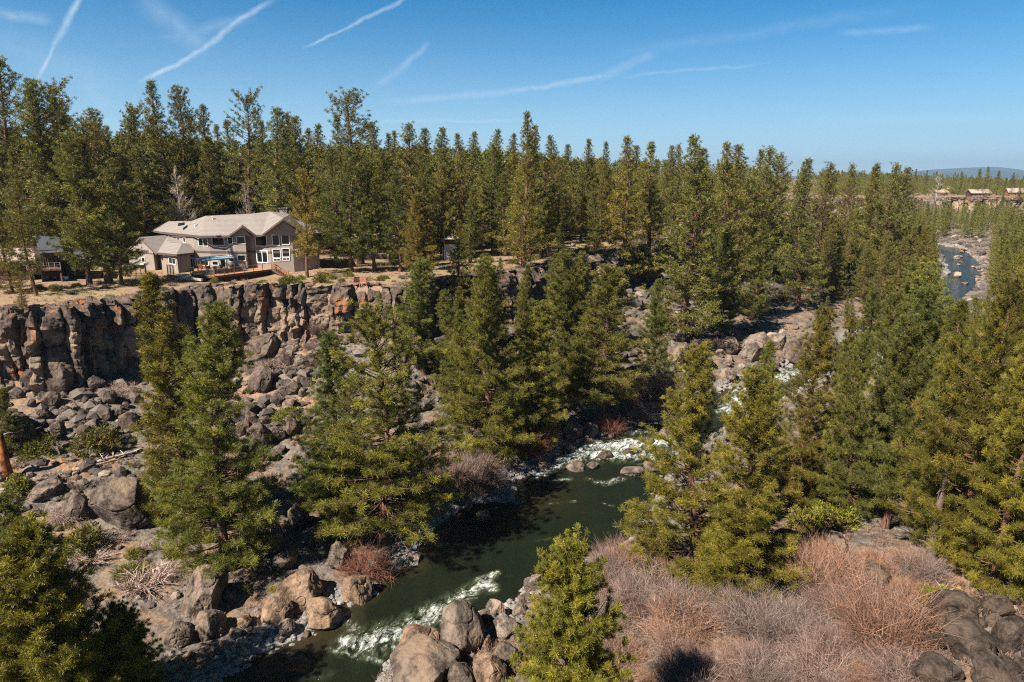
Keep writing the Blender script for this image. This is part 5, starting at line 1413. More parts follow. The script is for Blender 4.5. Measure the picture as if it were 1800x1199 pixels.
house = empty('house', (0, 0, 0)); tag(house, "large tan stucco two-storey house with a grey-brown tiled roof on the cliff top", "house")
W = {}
ids = [(440, 126.5), (640, 119.8), (765, 118.9), (890, 118.9), (960, 118.1), (1050, 118.1), (1062, 119.8), (1240, 118.4), (1420, 118.8), (1490, 119.8), (1625, 122.5), (1600, 131), (560, 134), (430, 131)]
PTS = [hv(cx, Y, 23) for cx, Y in ids]
mb = MB(); prism(mb, PTS, 18.6, 26.28)
low = [hv(*q) for q in [(362, 121.6, 21), (402, 119.6, 21), (508, 117.1, 21), (612, 119.0, 21), (620, 124, 21), (420, 126, 21)]]
prism(mb, low, 18.2, 23.28)
gar = [hv(*q) for q in [(118, 124.6, 22), (318, 119.9, 22), (425, 125.3, 22), (300, 132, 22)]]
prism(mb, gar, 18.4, 23.2)
pk = hv(208, 122.25, 25.45)
g0, g1_ = Vector((gar[0].x, gar[0].y, 23.2)), Vector((gar[1].x, gar[1].y, 23.2))
bk = (gar[2] - gar[1]) * .9
mb.add([g0, g1_, pk, g0 + bk, g1_ + bk, pk + bk], [(0, 1, 2), (5, 4, 3), (0, 2, 5, 3), (1, 4, 5, 2)])
# gable walls
for (l, r, p) in [((925, 118.0, 26.28), (1085, 118.0, 26.28), (1013, 118.0, 27.75)), ((1190, 118.35, 26.28), (1500, 118.6, 26.28), (1340, 118.4, 28.9))]:
    a_, b_, c_ = hv(*l), hv(*r), hv(*p); o = Vector((0, 3.5, 0))
    mb.add([a_, b_, c_, a_ + o, b_ + o, c_ + o], [(0, 1, 2), (5, 4, 3), (0, 2, 5, 3), (1, 4, 5, 2)])
mb.build('wall', STUCCO, house)
# storey band
mb = MB()
for i in range(0, 9):
    a_, b_ = PTS[i], PTS[i + 1]; u = (b_ - a_); u.z = 0; n = Vector((u.y, -u.x, 0)).normalized()
    mb.bar(Vector((a_.x, a_.y, 23.42)) + n * .02, Vector((b_.x, b_.y, 23.42)) + n * .02, .09, .34)
mb.bar(Vector((gar[0].x, gar[0].y - .02, 23.0)), Vector((gar[1].x, gar[1].y - .02, 23.0)), .07, .18)
mb.build('storey_band', STUCCO_D, house)
a, b_, c = hv(380, 126.3, 26.3), hv(690, 117.7, 26.3), hv(905, 117.3, 26.4)
g1, c2, d_ = hv(1015, 116.5, 28.15), hv(1130, 117.3, 26.45), hv(1167, 117.3, 26.5)
g2, e = hv(1340, 116.9, 29.35), hv(1535, 118.0, 26.6)
r1, r2, r3 = hv(725, 122.6, 29.4), hv(1095, 123.2, 29.75), hv(1232, 124.0, 30.1)
v1 = hv(1006, 120.7, 28.15); B1, B2 = hv(470, 134.8, 26.3), hv(1660, 131.8, 26.4); e2 = hv(1660, 122.2, 26.5); rE = hv(1400, 125.5, 29.6)
f1, f2, f3, mm = hv(300, 131.5, 26.25), hv(432, 134.0, 27.75), hv(592, 134.5, 27.8), hv(618, 123.9, 28.35)
mb = MB()
for poly in [(b_, c, r1), (c, v1, r1), (v1, r2, r1), (v1, c2, r2), (c2, d_, r2), (d_, r3, r2), (c, g1, v1), (g1, c2, v1), (d_, g2, r3), (g2, e, rE, r3), (e, e2, rE), (e2, B2, rE), (a, b_, r1), (r1, r2, B1), (r2, r3, B2, B1), (r3, rE, B2), (a, r1, B1), (f1, a, mm, f2), (f2, mm, f3)]:
    P0 = list(poly)
    if len(P0) == 4: mb.slab([P0[0], P0[1], P0[2]], .20); mb.slab([P0[0], P0[2], P0[3]], .20)
    else: mb.slab(P0, .20)
gl, gr = hv(98, 124.9, 23.05), hv(338, 119.3, 23.1); pk2 = hv(205, 121.9, 25.75); rb = hv(434, 126.4, 25.75)
P1, P2, P3, Q1, Q2 = hv(350, 119.5, 23.25), hv(497, 116.3, 23.3), hv(634, 118.9, 23.35), hv(420, 122.2, 24.85), hv(537, 119.5, 24.8)
gb = hv(300, 133, 23.1); P4 = hv(640, 121.5, 24.6)
for P0 in [(gl, pk2, rb), (gl, rb, gb), (gr, P1, Q1), (gr, Q1, rb), (gr, rb, pk2), (P1, P2, Q2), (P1, Q2, Q1), (P2, P3, Q2), (Q2, P3, P4), (Q1, Q2, P4), (Q1, P4, rb)]: mb.slab(P0, .18)
rf = mb.build('roof', ROOF, house)
mb = MB()
for p, q in [(a, b_), (b_, c), (c, g1), (g1, c2), (c2, d_), (d_, g2), (g2, e), (e, e2), (P1, P2), (P2, P3), (gl, pk2), (pk2, gr), (f1, a)]:
    dn = Vector((0, -.03, -.20)); mb.bar(p + dn, q + dn, .10, .24)
mb.build('fascia', STUCCO_D, house)
cc = hv(1350, 126.3, 29.3); ch = MB().box(cc, (1.35, 1.1, 2.4)).build('chimney', STUCCO, rf); MB().box(cc + Vector((0, 0, 1.27)), (1.6, 1.35, .16)).build('chimney_cap', CONC, rf)
for cx_, Yv in ((782, 121.6), (640, 121.2)):
    p = hv(cx_, Yv, 28.9 if cx_ > 700 else 27.9); MB().tube([p - Vector((0, 0, .5)), p + Vector((0, 0, .35))], .10).box(p + Vector((0, 0, .38)), (.34, .34, .08)).build('roof_vent', WHITE, rf)
sk = hv(535, 122.6, 27.95); MB().box(sk, (1.1, .9, .12), .3, rx=R(22), ry=R(-8)).build('skylight', GLASS, rf)
F_ = lambda i: (PTS[i], PTS[i + 1])
for i, box, mu in [(0, (503, 345, 523, 385), 0), (0, (551, 347, 571, 389), 0), (1, (669, 355, 746, 419), 1), (2, (776, 349, 877, 412), 0), (3, (902, 344, 943, 403), 0), (4, (970, 340, 1041, 402), 0),
                   (6, (1120, 331, 1213, 418), 0), (7, (1252, 325, 1312, 413), 0), (7, (1326, 320, 1391, 406), 0), (7, (1256, 439, 1322, 512), 0), (7, (1330, 432, 1394, 505), 0),
                   (7, (1262, 513, 1320, 538), 1), (7, (1334, 507, 1394, 531), 1), (4, (979, 486, 1044, 536), 0), (3, (910, 492, 951, 541), 0), (2, (777, 533, 830, 570), 0), (1, (684, 508, 752, 574), 0), (1, (645, 505, 662, 572), 0), (8, (1440, 440, 1470, 500), 0)]:
    window(house, *F_(i), box, mullion=mu)
window(house, *F_(6), (1130, 449, 1222, 550), mullion=1, fr=.17, name='french_door')
window(house, *F_(2), (843, 500, 888, 588), fr=.12, name='glass_door')
window(house, low[1], low[2], (438, 508, 492, 561), mullion=1)
window(house, gar[0], gar[1], (222, 503, 250, 546))
wl_ = on_facet(low[1], low[2], 200 + 405 / 4.5, 340 + 489 / 4.5)
MB().box(wl_ + Vector((-.1, -.12, 0)), (.3, .12, .16)).build('wall_lamp', WHITE, house)
aw = on_facet(gar[0], gar[1], 200 + 220 / 4.5, 340 + 562 / 4.5)
MB().slab([aw + Vector((-.9, 0, .35)), aw + Vector((.9, .0, .35)), aw + Vector((.9, -.9, 0)), aw + Vector((-.9, -.9, 0))], .06).build('door_canopy', PALEW, house)

# deck
DZ = 20.62
def dk(cx, cy, z=DZ): x, y = atz(200 + cx / 4.5, 340 + cy / 4.5, z); return Vector((x, y, z))
D0, D1, D2 = dk(606, 636), dk(795, 655), dk(1248, 598)
deck = empty('deck'); tag(deck, "orange timber deck with a railing along the river side of the tan house", "deck")
plan = [D0, D1, D2, Vector((PTS[7].x, PTS[7].y - .05, DZ)), Vector((PTS[6].x, PTS[6].y - .05, DZ)), Vector((PTS[5].x, PTS[5].y - .05, DZ)), Vector((PTS[2].x, PTS[2].y - .05, DZ)), Vector((PTS[1].x, PTS[1].y - .05, DZ))]
mb = MB(); prism(mb, plan, DZ - .06, DZ)
m, nt, b = new_mat("deck_boards"); t = NT(nt); P = t.pos(); sx = t.n('ShaderNodeSeparateXYZ', {0: P}).outputs['Y']
ln = t.ramp(t.math('FRACT', t.math('MULTIPLY', sx, 6.9)), .10, .02)
dc = t.mix(t.noise(t.scaled(P, (.6, 7, 1)), 1.2, 3), (.34, .155, .07), (.52, .27, .13)); dc = t.mix(ln, dc, (.08, .035, .02)); t.set(b.inputs['Base Color'], dc)
b.inputs['Roughness'].default_value = .7
mb.build('deck_floor', m, deck)
mb = MB(); cen_ = sum(plan, Vector()) / len(plan)
ins = [p + (cen_ - p) * .012 for p in plan]; prism(mb, ins, DZ - .36, DZ - .063); mb.build('fascia', WOOD_D, deck)
mb = MB(); ins = [p + (cen_ - p) * .07 for p in plan]; prism(mb, ins, 18.6, DZ - .365); mb.build('skirt', DARKW, deck)
rl = MB(); cb = MB()
for (p, q, n) in ((D0, D1, 2), (D1, D2, 6)):
    for i in range(n + (1 if q is D2 else 0)):
        s = p + (q - p) * i / n; ps = MB().box(s + Vector((0, .06, .5)), (.10, .10, 1.02)); ps.build('railing_post', WOOD_O, deck)
    rl.bar(p + Vector((0, .06, 1.03)), q + Vector((0, .06, 1.03)), .12, .05)
    for k in range(6): cb.bar(p + Vector((0, .06, .16 + k * .14)), q + Vector((0, .06, .16 + k * .14)), .014)
rl.build('top_rail', WOOD_O, deck); cb.build('cable', METAL, deck)
st0 = dk(1262, 598); st1 = dk(1375, 662, 19.45); mb = MB(); n = 8
for i in range(n):
    c = st0 + (st1 - st0) * (i + .5) / n; mb.box(c, (.36, 1.2, .05), math.atan2((st1 - st0).y, (st1 - st0).x))
for s in (-.62, .62):
    mb.bar(st0 + Vector((0, s, -.12)), st1 + Vector((0, s, -.12)), .06, .26)
mb.build('stair_flight', WOOD_D, deck)
mb = MB()
for s in (-.62, .62):
    mb.bar(st0 + Vector((0, s, .95)), st1 + Vector((0, s, .95)), .08, .06)
    for i in range(9):
        c = st0 + (st1 - st0) * i / 8 + Vector((0, s, 0)); mb.bar(c, c + Vector((0, 0, .95)), .05)
    for c in (st0, st1): mb.box(c + Vector((0, s, .5)), (.12, .12, 1.1))
mb.build('stair_railing', WOOD_O, deck)

# things on the deck
BLUEC = plain("blue_canvas", (.20, .29, .36), .8, .15, .06)
def on_deck(cx, cy): return dk(cx, cy)
sh = empty('sunshade', on_deck(795, 622)); tag(sh, "blue canvas sunshade on dark posts over the deck furniture", "sunshade")
S = 2.6; ca = [Vector((S * math.cos(a_) * 1.35, S * math.sin(a_) * 1.35, 2.42)) for a_ in (0.05, 1.62, 3.19, 4.76)]
mb = MB(); top = Vector((0, 0, 2.72))
for i in range(4): mb.slab([ca[i], ca[(i + 1) % 4], top], .05)
for i in range(4): mb.bar(ca[i] - Vector((0, 0, .10)), ca[(i + 1) % 4] - Vector((0, 0, .10)), .04, .22)
mb.build('canopy', BLUEC, sh)
for i in range(4): MB().bar(ca[i] * .96 * Vector((1, 1, 0)).length / 1.414 if False else Vector((ca[i].x * .95, ca[i].y * .95, 0)), Vector((ca[i].x * .95, ca[i].y * .95, 2.4)), .10).build('post', METAL, sh)
def chair(loc, rz, mat, label, group, name='chair', s=1.0, tilt=.12, seat_h=.44):
    o = empty(name, loc, rz); o.scale = (s, s, s); tag(o, label, 'chair', group)
    MB().box((0, 0, seat_h), (.52, .50, .05)).build('seat', mat, o)
    MB().box((0, .27, seat_h + .30), (.52, .05, .58), rx=-tilt).build('backrest', mat, o)
    for sx in (-.23, .23):
        for sy in (-.21, .23): MB().box((sx, sy, seat_h / 2 - .012), (.05, .05, seat_h - .025)).build('leg', mat, o)
    for sx in (-.29, .29): MB().box((sx, 0, seat_h + .20), (.06, .52, .04)).bar((sx, -.2, seat_h - .03), (sx, -.2, seat_h + .19), .04).build('armrest', mat, o)
    return o
tb = empty('dining_table', on_deck(830, 618)); tag(tb, "dark patio table under the blue sunshade", "table")
MB().box((0, 0, .73), (1.6, 1.0, .05)).build('tabletop', METAL, tb)
for sx in (-.7, .7):
    for sy in (-.4, .4): MB().box((sx, sy, .352), (.06, .06, .70)).build('leg', METAL, tb)
pT = on_deck(830, 618)
for i, (dx, dy, rz, w_) in enumerate([(-1.2, 0, R(90), "at the table's end nearest the orange bench"), (1.2, 0, R(-90), "at the table's end nearest the french doors"), (0, .95, 0, "on the table's house side"), (0, -.95, R(180), "on the table's river side")]):
    chair(pT + Vector((dx, dy, 0)), rz, METAL, "dark patio chair " + w_, "patio chairs around the table")
bn = empty('bench', on_deck(700, 612), .1); tag(bn, "orange slatted wooden bench at the left of the deck", "bench")
MB().box((0, 0, .44), (1.5, .5, .05)).build('seat', WOOD_O, bn); mb = MB()
for i in range(8): mb.box((-.66 + i * .19, .24, .78), (.09, .03, .60))
mb.box((0, .24, 1.10), (1.5, .05, .07)); mb.build('backrest', WOOD_O, bn)
for sx in (-.68, .68): MB().box((sx, 0, .207), (.07, .45, .41)).build('leg', WOOD_O, bn)
lg = empty('lounge_chair', on_deck(748, 620), .4); tag(lg, "low lounge chair with pale cushion beside the orange bench", "lounge chair")
MB().box((0, 0, .30), (.65, 1.1, .06)).build('frame', METAL, lg); MB().box((0, 0, .38), (.6, 1.05, .10)).build('cushion', PALEW, lg)
MB().box((0, .62, .62), (.6, .10, .6), rx=-.35).build('backrest', PALEW, lg)
for sx in (-.28, .28): MB().box((sx, -.4, .132), (.05, .05, .264)).box((sx, .4, .132), (.05, .05, .264)).build('leg', METAL, lg)

PINKP = plain("pink_paint", (.50, .22, .16), .6, .25)
WHITEP = plain("white_plastic", (.78, .78, .76), .4, .4, .03)
for px, py, w_ in ((627, 508, "left one of the pair facing the canyon on the cliff lip"), (642, 507, "right one of the pair facing the canyon on the cliff lip")):
    x, y, z = ground_at(px, py); chair((x, y, z), R(200 if px < 635 else 165), PINKP, "weathered pink garden chair, " + w_, "pink chairs on the cliff lip", 'garden_chair', 1.7, .3, .36)
for px, py, w_ in ((923, 466, "nearer the timber step"), (931, 465, "nearer the tree shadow")):
    x, y, z = ground_at(px, py); chair((x, y, z), R(180), WHITEP, "white plastic lawn chair on the bare yard, the one " + w_, "white lawn chairs", 'lawn_chair', 1.35, .15, .42)
TEAL = plain("teal_plastic", (.02, .35, .33), .5, .4)
for px, py, w_, s in ((743, 445, "teal barrel half hidden behind the tall rim pine", 1.0), (1065, 409, "teal bin in front of the tan-roofed bungalow", 1.1)):
    x, y, z = ground_at(px, py); o = MB().tube([(0, 0, 0), (0, 0, .1), (0, 0, .8), (0, 0, .9)], [.30, .34, .34, .30], 14).tube([(0, 0, .9), (0, 0, .97)], [.36, .36], 14).build('barrel', TEAL); o.location = (x, y, z); o.scale = (s * 1.3,) * 3; tag(o, w_, 'barrel')
bx_ = empty('timber_step', (*ground_at(900, 464)[:2], ground_at(900, 464)[2]), .2); tag(bx_, "low timber step with an upright orange stake on the yard edge", "step")
MB().box((0, 0, .25), (2.4, .9, .5)).build('block', WOOD_D, bx_); MB().box((1.0, -.5, .7), (.14, .14, 1.4)).build('stake', WOOD_O, bx_); MB().box((-.6, 0, 1.0), (.08, .08, 1.0)).box((.3, 0, 1.0), (.08, .08, 1.0)).box((-.15, 0, 1.5), (1.2, .08, .08)).build('handrail', WOOD_D, bx_)

# generic small house
def cottage(px, py, w, d, hw, hr, rz, roofm, wallm, label, wins=3, cat='house', name='house', chimney=False, porch=None, zoff=0., over=.6, hip=False, loc=None):
    x, y, z = loc or ground_at(px, py); o = empty(name, (x, y + d / 2, z + zoff), rz); tag(o, label, cat)
    mb = MB(); mb.box((0, 0, hw / 2 - .3), (w, d, hw + .6))
    if not hip: mb.add([(-w / 2, -d / 2, hw), (-w / 2, d / 2, hw), (-w / 2, 0, hw + hr * .93), (w / 2, -d / 2, hw), (w / 2, d / 2, hw), (w / 2, 0, hw + hr * .93)], [(0, 2, 1), (3, 4, 5), (0, 3, 5, 2), (1, 2, 5, 4)])
    mb.build('wall', wallm, o); W2, D2_ = w / 2 + over, d / 2 + over; dz_ = -over * hr / (d / 2 + over) * .5
    rx = W2 - (D2_ if hip else 0); zt = hw + hr + .15; ze = hw + .02
    mb = MB(); mb.slab([(-W2, -D2_, ze), (W2, -D2_, ze), (rx, 0, zt), (-rx, 0, zt)], .16); mb.slab([(W2, D2_, ze), (-W2, D2_, ze), (-rx, 0, zt), (rx, 0, zt)], .16)
    if hip: mb.slab([(W2, -D2_, ze), (W2, D2_, ze), (rx, 0, zt)], .16); mb.slab([(-W2, D2_, ze), (-W2, -D2_, ze), (-rx, 0, zt)], .16)
    rf = mb.build('roof', roofm, o)
    if chimney: MB().box((w * .2, 0, hw + hr), (.9, .9, 1.6)).build('chimney', CONC, rf)
    for i in range(wins):
        xx = (-.5 + (i + .5) / wins) * w * .9
        f = MB().box((xx, -d / 2 - .03, hw * .58), (w / wins * .55, .08, hw * .46)).build('window', WHITE if hw < 6 else WOOD_D, o)
        MB().box((xx, -d / 2 - .06, hw * .58), (w / wins * .55 - .22, .06, hw * .46 - .22)).build('pane', GLASS, f)
    dr = MB().box((w * .02 + w / wins * .5 if wins > 1 else 0, -d / 2 - .03, 1.02), (.95, .07, 2.0)).build('door', WOOD_D, o)
    MB().box((w * .02 + w / wins * .5 + .33 if wins > 1 else .33, -d / 2 - .09, 1.0), (.06, .05, .10)).build('handle', METAL, dr)
    if porch: mb = MB().box((0, -d / 2 - 1.2, .12), (w, 2.4, .24)); mb.build('porch', porch, o)
    return o
TANR = plain("tan_roof", (.42, .30, .215), .85, .15, .10, 2)
PINKR = plain("pale_brown_roof", (.36, .27, .22), .85, .15, .10, 2)
OCHW = plain("ochre_wall", (.36, .20, .10), .8, .15)
REDW_ = plain("cedar_wall", (.30, .11, .045), .8, .15)
BLUEW = plain("pale_blue_wall", (.42, .52, .58), .7, .2)
GREYW_ = plain("grey_wall", (.22, .21, .20), .8, .2)
REDR = plain("red_roof", (.42, .05, .045), .6, .3)
cottage(1088, 402, 12, 7, 2.7, 1.7, .12, TANR, WOOD_D, "long low bungalow with a tan roof behind the rim pines", 5, hip=True, over=1.0)
cottage(1145, 388, 9, 6, 2.6, 1.6, -.2, TANR, REDW_, "tan-roofed outbuilding with reddish walls right of the bungalow", 3)
cottage(1014, 400, 3.4, 3.0, 2.8, .8, .1, METAL, BLUEW, "pale blue shed between the lawn pines", 1, 'shed', 'shed')
cottage(1222, 398, 3.2, 4, 2.8, 1.2, .1, GREYROOF, PALEW, "small grey cabin alone among the pines on the upper rim", 1, 'cabin', 'cabin')
cottage(1003, 368, 7, 5, 2.6, 1.4, .0, PINKR, GREYW_, "brown-roofed house barely showing behind the lawn pines", 3)
cottage(850, 430, 9, 6, 2.8, 1.5, .1, METAL, GREYW_, "grey house in the shade behind the low pale retaining wall", 3)
cottage(770, 438, 9, 7, 3.4, 1.8, .25, PINKR, STUCCO, "brown-roofed house hidden behind the wooden shed", 3)
cottage(650, 455, 8, 7, 3.0, 1.7, .2, PINKR, STUCCO, "shaded house glimpsed between the trunks beyond the tan house", 2)
cottage(1655, 345, 11, 8, 3.2, 2.4, .20, TANR, OCHW, "ochre house with a light tan roof, left one of the distant rim trio", 4, chimney=True, over=1.2)
cottage(1668, 341, 8, 7, 4.4, 2.2, .35, TANR, OCHW, "taller back wing standing behind the ochre house on the distant rim", 3, over=1.0)
cottage(1724, 346, 15, 8, 3.0, 3.0, -.05, PINKR, DARKW, "wide brown lodge with pale roof, middle one of the distant rim trio", 6, chimney=True, porch=CONC, over=1.2)
cottage(1789, 346, 12, 8, 3.6, 3.4, -.25, PINKR, REDW_, "cedar-walled house at the view's edge, right one of the distant trio", 4, chimney=True, over=1.2)
cottage(1590, 345, 11, 9, 3.8, 2.2, .2, GREYROOF, GREYW_, "dark grey house among trees at the left end of the distant rim", 3, over=1.0)
rx_, ry_, rz_ = ground_at(1420, 905)
cottage(1421, 838, 2.6, 2.4, 2.1, 1.0, .5, REDR, WOOD_D, "tiny hut with a red metal roof glimpsed between the right bank pines", 1, 'hut', 'hut', loc=(*atz(1423, 828, 5.5), 5.2))

# dark cabin on the left
cab = empty('cabin'); tag(cab, "dark timber two-level cabin with a slate roof and balcony on the cliff top", "cabin")
def pv(px, Y, z): dep = CP * Y - SP * (z - CAM_Z); return Vector(((px - 900) / FPX * dep, Y, z))
mb = MB(); up = [pv(72, 106.5, 23), pv(107, 107.6, 23), pv(112, 113, 23), pv(50, 113, 23)]; prism(mb, up, 18.2, 25.0)
wg = [pv(104, 108.6, 21), pv(153, 109.6, 21), pv(150, 115, 21), pv(104, 115, 21)]; prism(mb, wg, 18.4, 23.5)
lf = [pv(-60, 107, 21), pv(60, 107.2, 21), pv(60, 115, 21), pv(-60, 115, 21)]; prism(mb, lf, 18.4, 23.2)
mb.build('wall', DARKW, cab)
q = [pv(70, 105.3, 24.6), pv(112, 107.0, 24.75), pv(104, 115, 26.3), pv(60, 114.5, 26.6)]
mb = MB(); mb.slab([q[0], q[1], q[2]], .2); mb.slab([q[0], q[2], q[3]], .2)
q = [pv(98, 107.6, 23.4), pv(160, 108.6, 23.4), pv(156, 116, 24.4), pv(98, 116, 24.4)]; mb.slab([q[0], q[1], q[2]], .16); mb.slab([q[0], q[2], q[3]], .16)
crf = mb.build('roof', GREYROOF, cab)
mb = MB(); q = [pv(-70, 105.6, 23.3), pv(62, 105.8, 23.3), pv(60, 111, 24.9), pv(-70, 111, 24.9)]; mb.slab([q[0], q[1], q[2]], .16); mb.slab([q[0], q[2], q[3]], .16); mb.build('side_roof', PINKR, cab)
bal = MB(); pb = [pv(48, 103.6, 22.2), pv(107, 105.2, 22.2), pv(107, 107.4, 22.2), pv(48, 107, 22.2)]; prism(bal, pb, 22.05, 22.25); bo = bal.build('balcony', WOOD_D, cab)
mb = MB()
for k in range(3):
    mb.bar(pb[0] + Vector((0, 0, .35 + k * .35)), pb[1] + Vector((0, 0, .35 + k * .35)), .04)
for k in range(7): s = pb[0] + (pb[1] - pb[0]) * k / 6; mb.bar(s, s + Vector((0, 0, 1.1)), .07)
mb.build('railing', METAL, bo)
for k in (0, 1): MB().bar(Vector((pb[k].x + (.2 if k == 0 else -.2), pb[k].y + .2, 18.8)), Vector((pb[k].x + (.2 if k == 0 else -.2), pb[k].y + .2, 22.05)), .22).build('pillar', WOOD_D, cab)
c1 = (0, 0, 1)
window(cab, up[0], up[1], (84, 452, 101, 470), c1, frame_mat=WOOD_D); window(cab, up[0], up[1], (76, 450, 82, 474), c1, frame_mat=WOOD_D, name='glass_door')
window(cab, up[0], up[1], (78, 484, 88, 508), c1, frame_mat=WOOD_D, name='glass_door'); window(cab, up[0], up[1], (92, 486, 102, 506), c1, frame_mat=WOOD_D)
window(cab, wg[0], wg[1], (123, 465, 134, 489), c1, frame_mat=WOOD_D); window(cab, lf[0], lf[1], (5, 455, 30, 468), c1, frame_mat=WOOD_D)
ac = empty('air_conditioner', pv(114.5, 107.6, 19.9)); tag(ac, "white air conditioner unit against the dark cabin's lower wall", "air conditioner")
MB().box((0, 0, .45), (1.0, .4, .85)).build('casing', WHITE, ac); MB().tube([(-.15, -.205, .45), (-.15, -.235, .45)], .30, 16).build('fan_grille', METAL, ac)

# pale wooden shed on the rim
x, y, z = ground_at(791, 457)
sd = empty('tower_shed', (x, y + 1.3, z), .15); tag(sd, "pale weathered board shed with a hipped roof standing on posts at the cliff edge", "shed")
MB().box((0, 0, 1.5), (2.4, 2.2, 3.3)).build('wall', PALEW, sd); MB().box((.3, .2, 3.72), (2.6, 2.6, .9)).build('upper_room', DARKW, sd)
mb = MB(); S_ = 2.1
for i in range(4):
    a_ = i * math.pi / 2 + math.pi / 4; p = Vector((S_ * 1.25 * math.cos(a_) + .3, S_ * 1.25 * math.sin(a_) + .2, 4.15)); q = Vector((S_ * 1.25 * math.cos(a_ + math.pi / 2) + .3, S_ * 1.25 * math.sin(a_ + math.pi / 2) + .2, 4.15)); mb.slab([p, q, Vector((.3, .2, 5.35))], .12)
mb.build('roof', PINKR, sd); MB().bar((-1.25, -1.2, -.3), (-1.25, -1.2, 6.6), .13).build('pole', PALEW, sd); MB().bar((-1.6, -1.15, -.3), (-1.6, -1.15, 2.6), .12).build('post', PALEW, sd)
x, y, z = ground_at(857, 424); o = MB().box((0, 0, .35), (3.6, .4, 1.1)).build('retaining_wall', CONC); o.location = (x, y, z); tag(o, "low pale retaining wall right of the cone-shaped pine", "wall")
for px, py, w_ in ((951, 441, "blue-grey tarp-covered mound on the yard left of the lone trunk"), (1008, 434, "blue-grey tarp-covered mound on the yard by the small stump")):
    x, y, z = ground_at(px, py); o = link('covered_mound', BLD[0 if px < 1000 else 1]); o.location = (x, y, z - .2); o.scale = (.75, .5, .75); o.color = (1.6, 1.8, 2.6, 1); tag(o, w_, 'tarp')
# wooden fence and gate by the garage
def fence(cxa, cya, cxb, cyb, hgt, n, mat, label, name='fence', zb=20.2):
    a_, b_ = dk(cxa, cya, zb), dk(cxb, cyb, zb); o = empty(name, a_); tag(o, label, 'gate' if name == 'gate' else 'fence'); v = b_ - a_
    r_ = MB()
    for k in (0, hgt): r_.bar(Vector((0, 0, .12 + k * .96)), v + Vector((0, 0, .12 + k * .96)), .07, .09)
    r_.build('rail', mat, o)
    for i in range(n + 1): MB().box(v * i / n + Vector((0, 0, hgt / 2)), (.12, .12, hgt + .2)).build('post', mat, o)
    w2 = MB(); k = int(v.length / .22)
    for i in range(k): w2.bar(v * (i + .5) / k + Vector((0, .03, .15)), v * (i + .5) / k + Vector((0, .03, hgt * .95)), .025)
    w2.build('picket', METAL, o)
fence(258, 690, 262, 668, 1.6, 1, WOOD_O, "short orange-posted fence end in the driveway shade")
fence(60, 640, 255, 640, 1.5, 5, WOOD_D, "dark wooden fence across the shaded driveway")
fence(432, 660, 478, 668, 1.9, 2, WOOD_O, "orange wooden gate frame between the garage and the pine", 'gate')
x0 = dk(430, 655, 20.1); x1 = dk(700, 690, 20.1); o = MB().bar((0, 0, .1), x1 - x0 + Vector((0, 0, .1)), .35, .35).build('kerb_wall', CONC); o.location = x0; tag(o, "low pale retaining kerb running from the gate under the deck", "retaining wall")

# ------------------------------------------------------------------ dead wood and bare trees
def bare(px, py, ty, k, col, label, wide=1.0, group=None):
    x, y, z = ground_at(px, py); d = ray(px, ty); h = CAM_Z + d.z * (y / d.y) - z; s = h / 10.
    o = empty('bare_tree', (x, y, z - .1), rnd.uniform(0, 6)); o.scale = (s * wide, s * wide, s); tag(o, label, 'tree', group)
    a_ = link('trunk', BARE[k][0], o); b2 = link('branches', BARE[k][1], o); a_.color = b2.color = (*col, 1)
def bare_at(px, Y, ty, k, col, label, wide=1.0):
    x = ray(px, ty).x / ray(px, ty).y * Y; z = H(x, Y); h = CAM_Z + ray(px, ty).z / ray(px, ty).y * Y - z; s = h / 10.
    o = empty('bare_tree', (x, Y, z - .1), rnd.uniform(0, 6)); o.scale = (s * wide, s * wide, s); tag(o, label, 'tree')
    a_ = link('trunk', BARE[k][0], o); b2 = link('branches', BARE[k][1], o); a_.color = b2.color = (*col, 1)
bare_at(314, 139, 330, 0, (1.35, 1.22, 1.1), "white leafless tree rising behind the tan house's roof", 1.0)
bare_at(431, 139, 336, 1, (.95, .88, .78), "thin tan leafless tree behind the middle of the tan house's roof", .9)
bare(1540, 700, 585, 1, (1.2, 1.15, 1.1), "white bare sapling standing among the right bank pines", .7)
bare(1496, 720, 628, 1, (1.1, 1.05, 1.0), "short white bare sapling left of the taller one", .8)
bare_at(1648, 540, 322, 0, (1.1, 1.0, .95), "pale bare tree beside the distant ochre house", 1.1)
def snag(px, py, ty, w, col, label, stubs=5, lean=0.):
    x, y, z = ground_at(px, py); d = ray(px, ty); h = CAM_Z + d.z * (y / d.y) - z; rg = random.Random(int(px))
    o = empty('snag', (x, y, z - .2)); tag(o, label, 'dead tree')
    pts = [(lean * t_ * h + rg.uniform(-.05, .05) * h * .3, rg.uniform(-.05, .05), h * t_) for t_ in (0, .15, .35, .55, .75, .92, 1.0)]
    q = MB().tube(pts, [w * 1.5, w * 1.1, w, w * .9, w * .8, w * .6, w * .15], 10).build('trunk', DEADWOOD if col[0] < 1.3 or col[1] > .8 else BARK, o, True); q.color = (*col, 1)
    for i in range(stubs):
        p = Vector(pts[1 + rg.randrange(5)]); a_ = rg.uniform(0, 6.28); L = rg.uniform(.8, 2.0)
        s = MB().tube([p, p + Vector((math.cos(a_) * L * .5, math.sin(a_) * L * .5, L * .1)), p + Vector((math.cos(a_) * L, math.sin(a_) * L, -L * .05))], [w * .28, w * .2, w * .06], 5).build('limb', DEADWOOD, o, True); s.color = (*col, 1)
ORK = plain("charred_orange_wood", (.20, .07, .025), .8, .1, .8, 1.5)
snag(14, 838, 757, .42, (1, 1, 1), "broken orange-brown snag standing on the left slope", 2)
for c_ in [o for o in bpy.data.objects if o.name.startswith('trunk') and o.parent and o.parent.name == 'snag']: c_.data.materials[0] = ORK
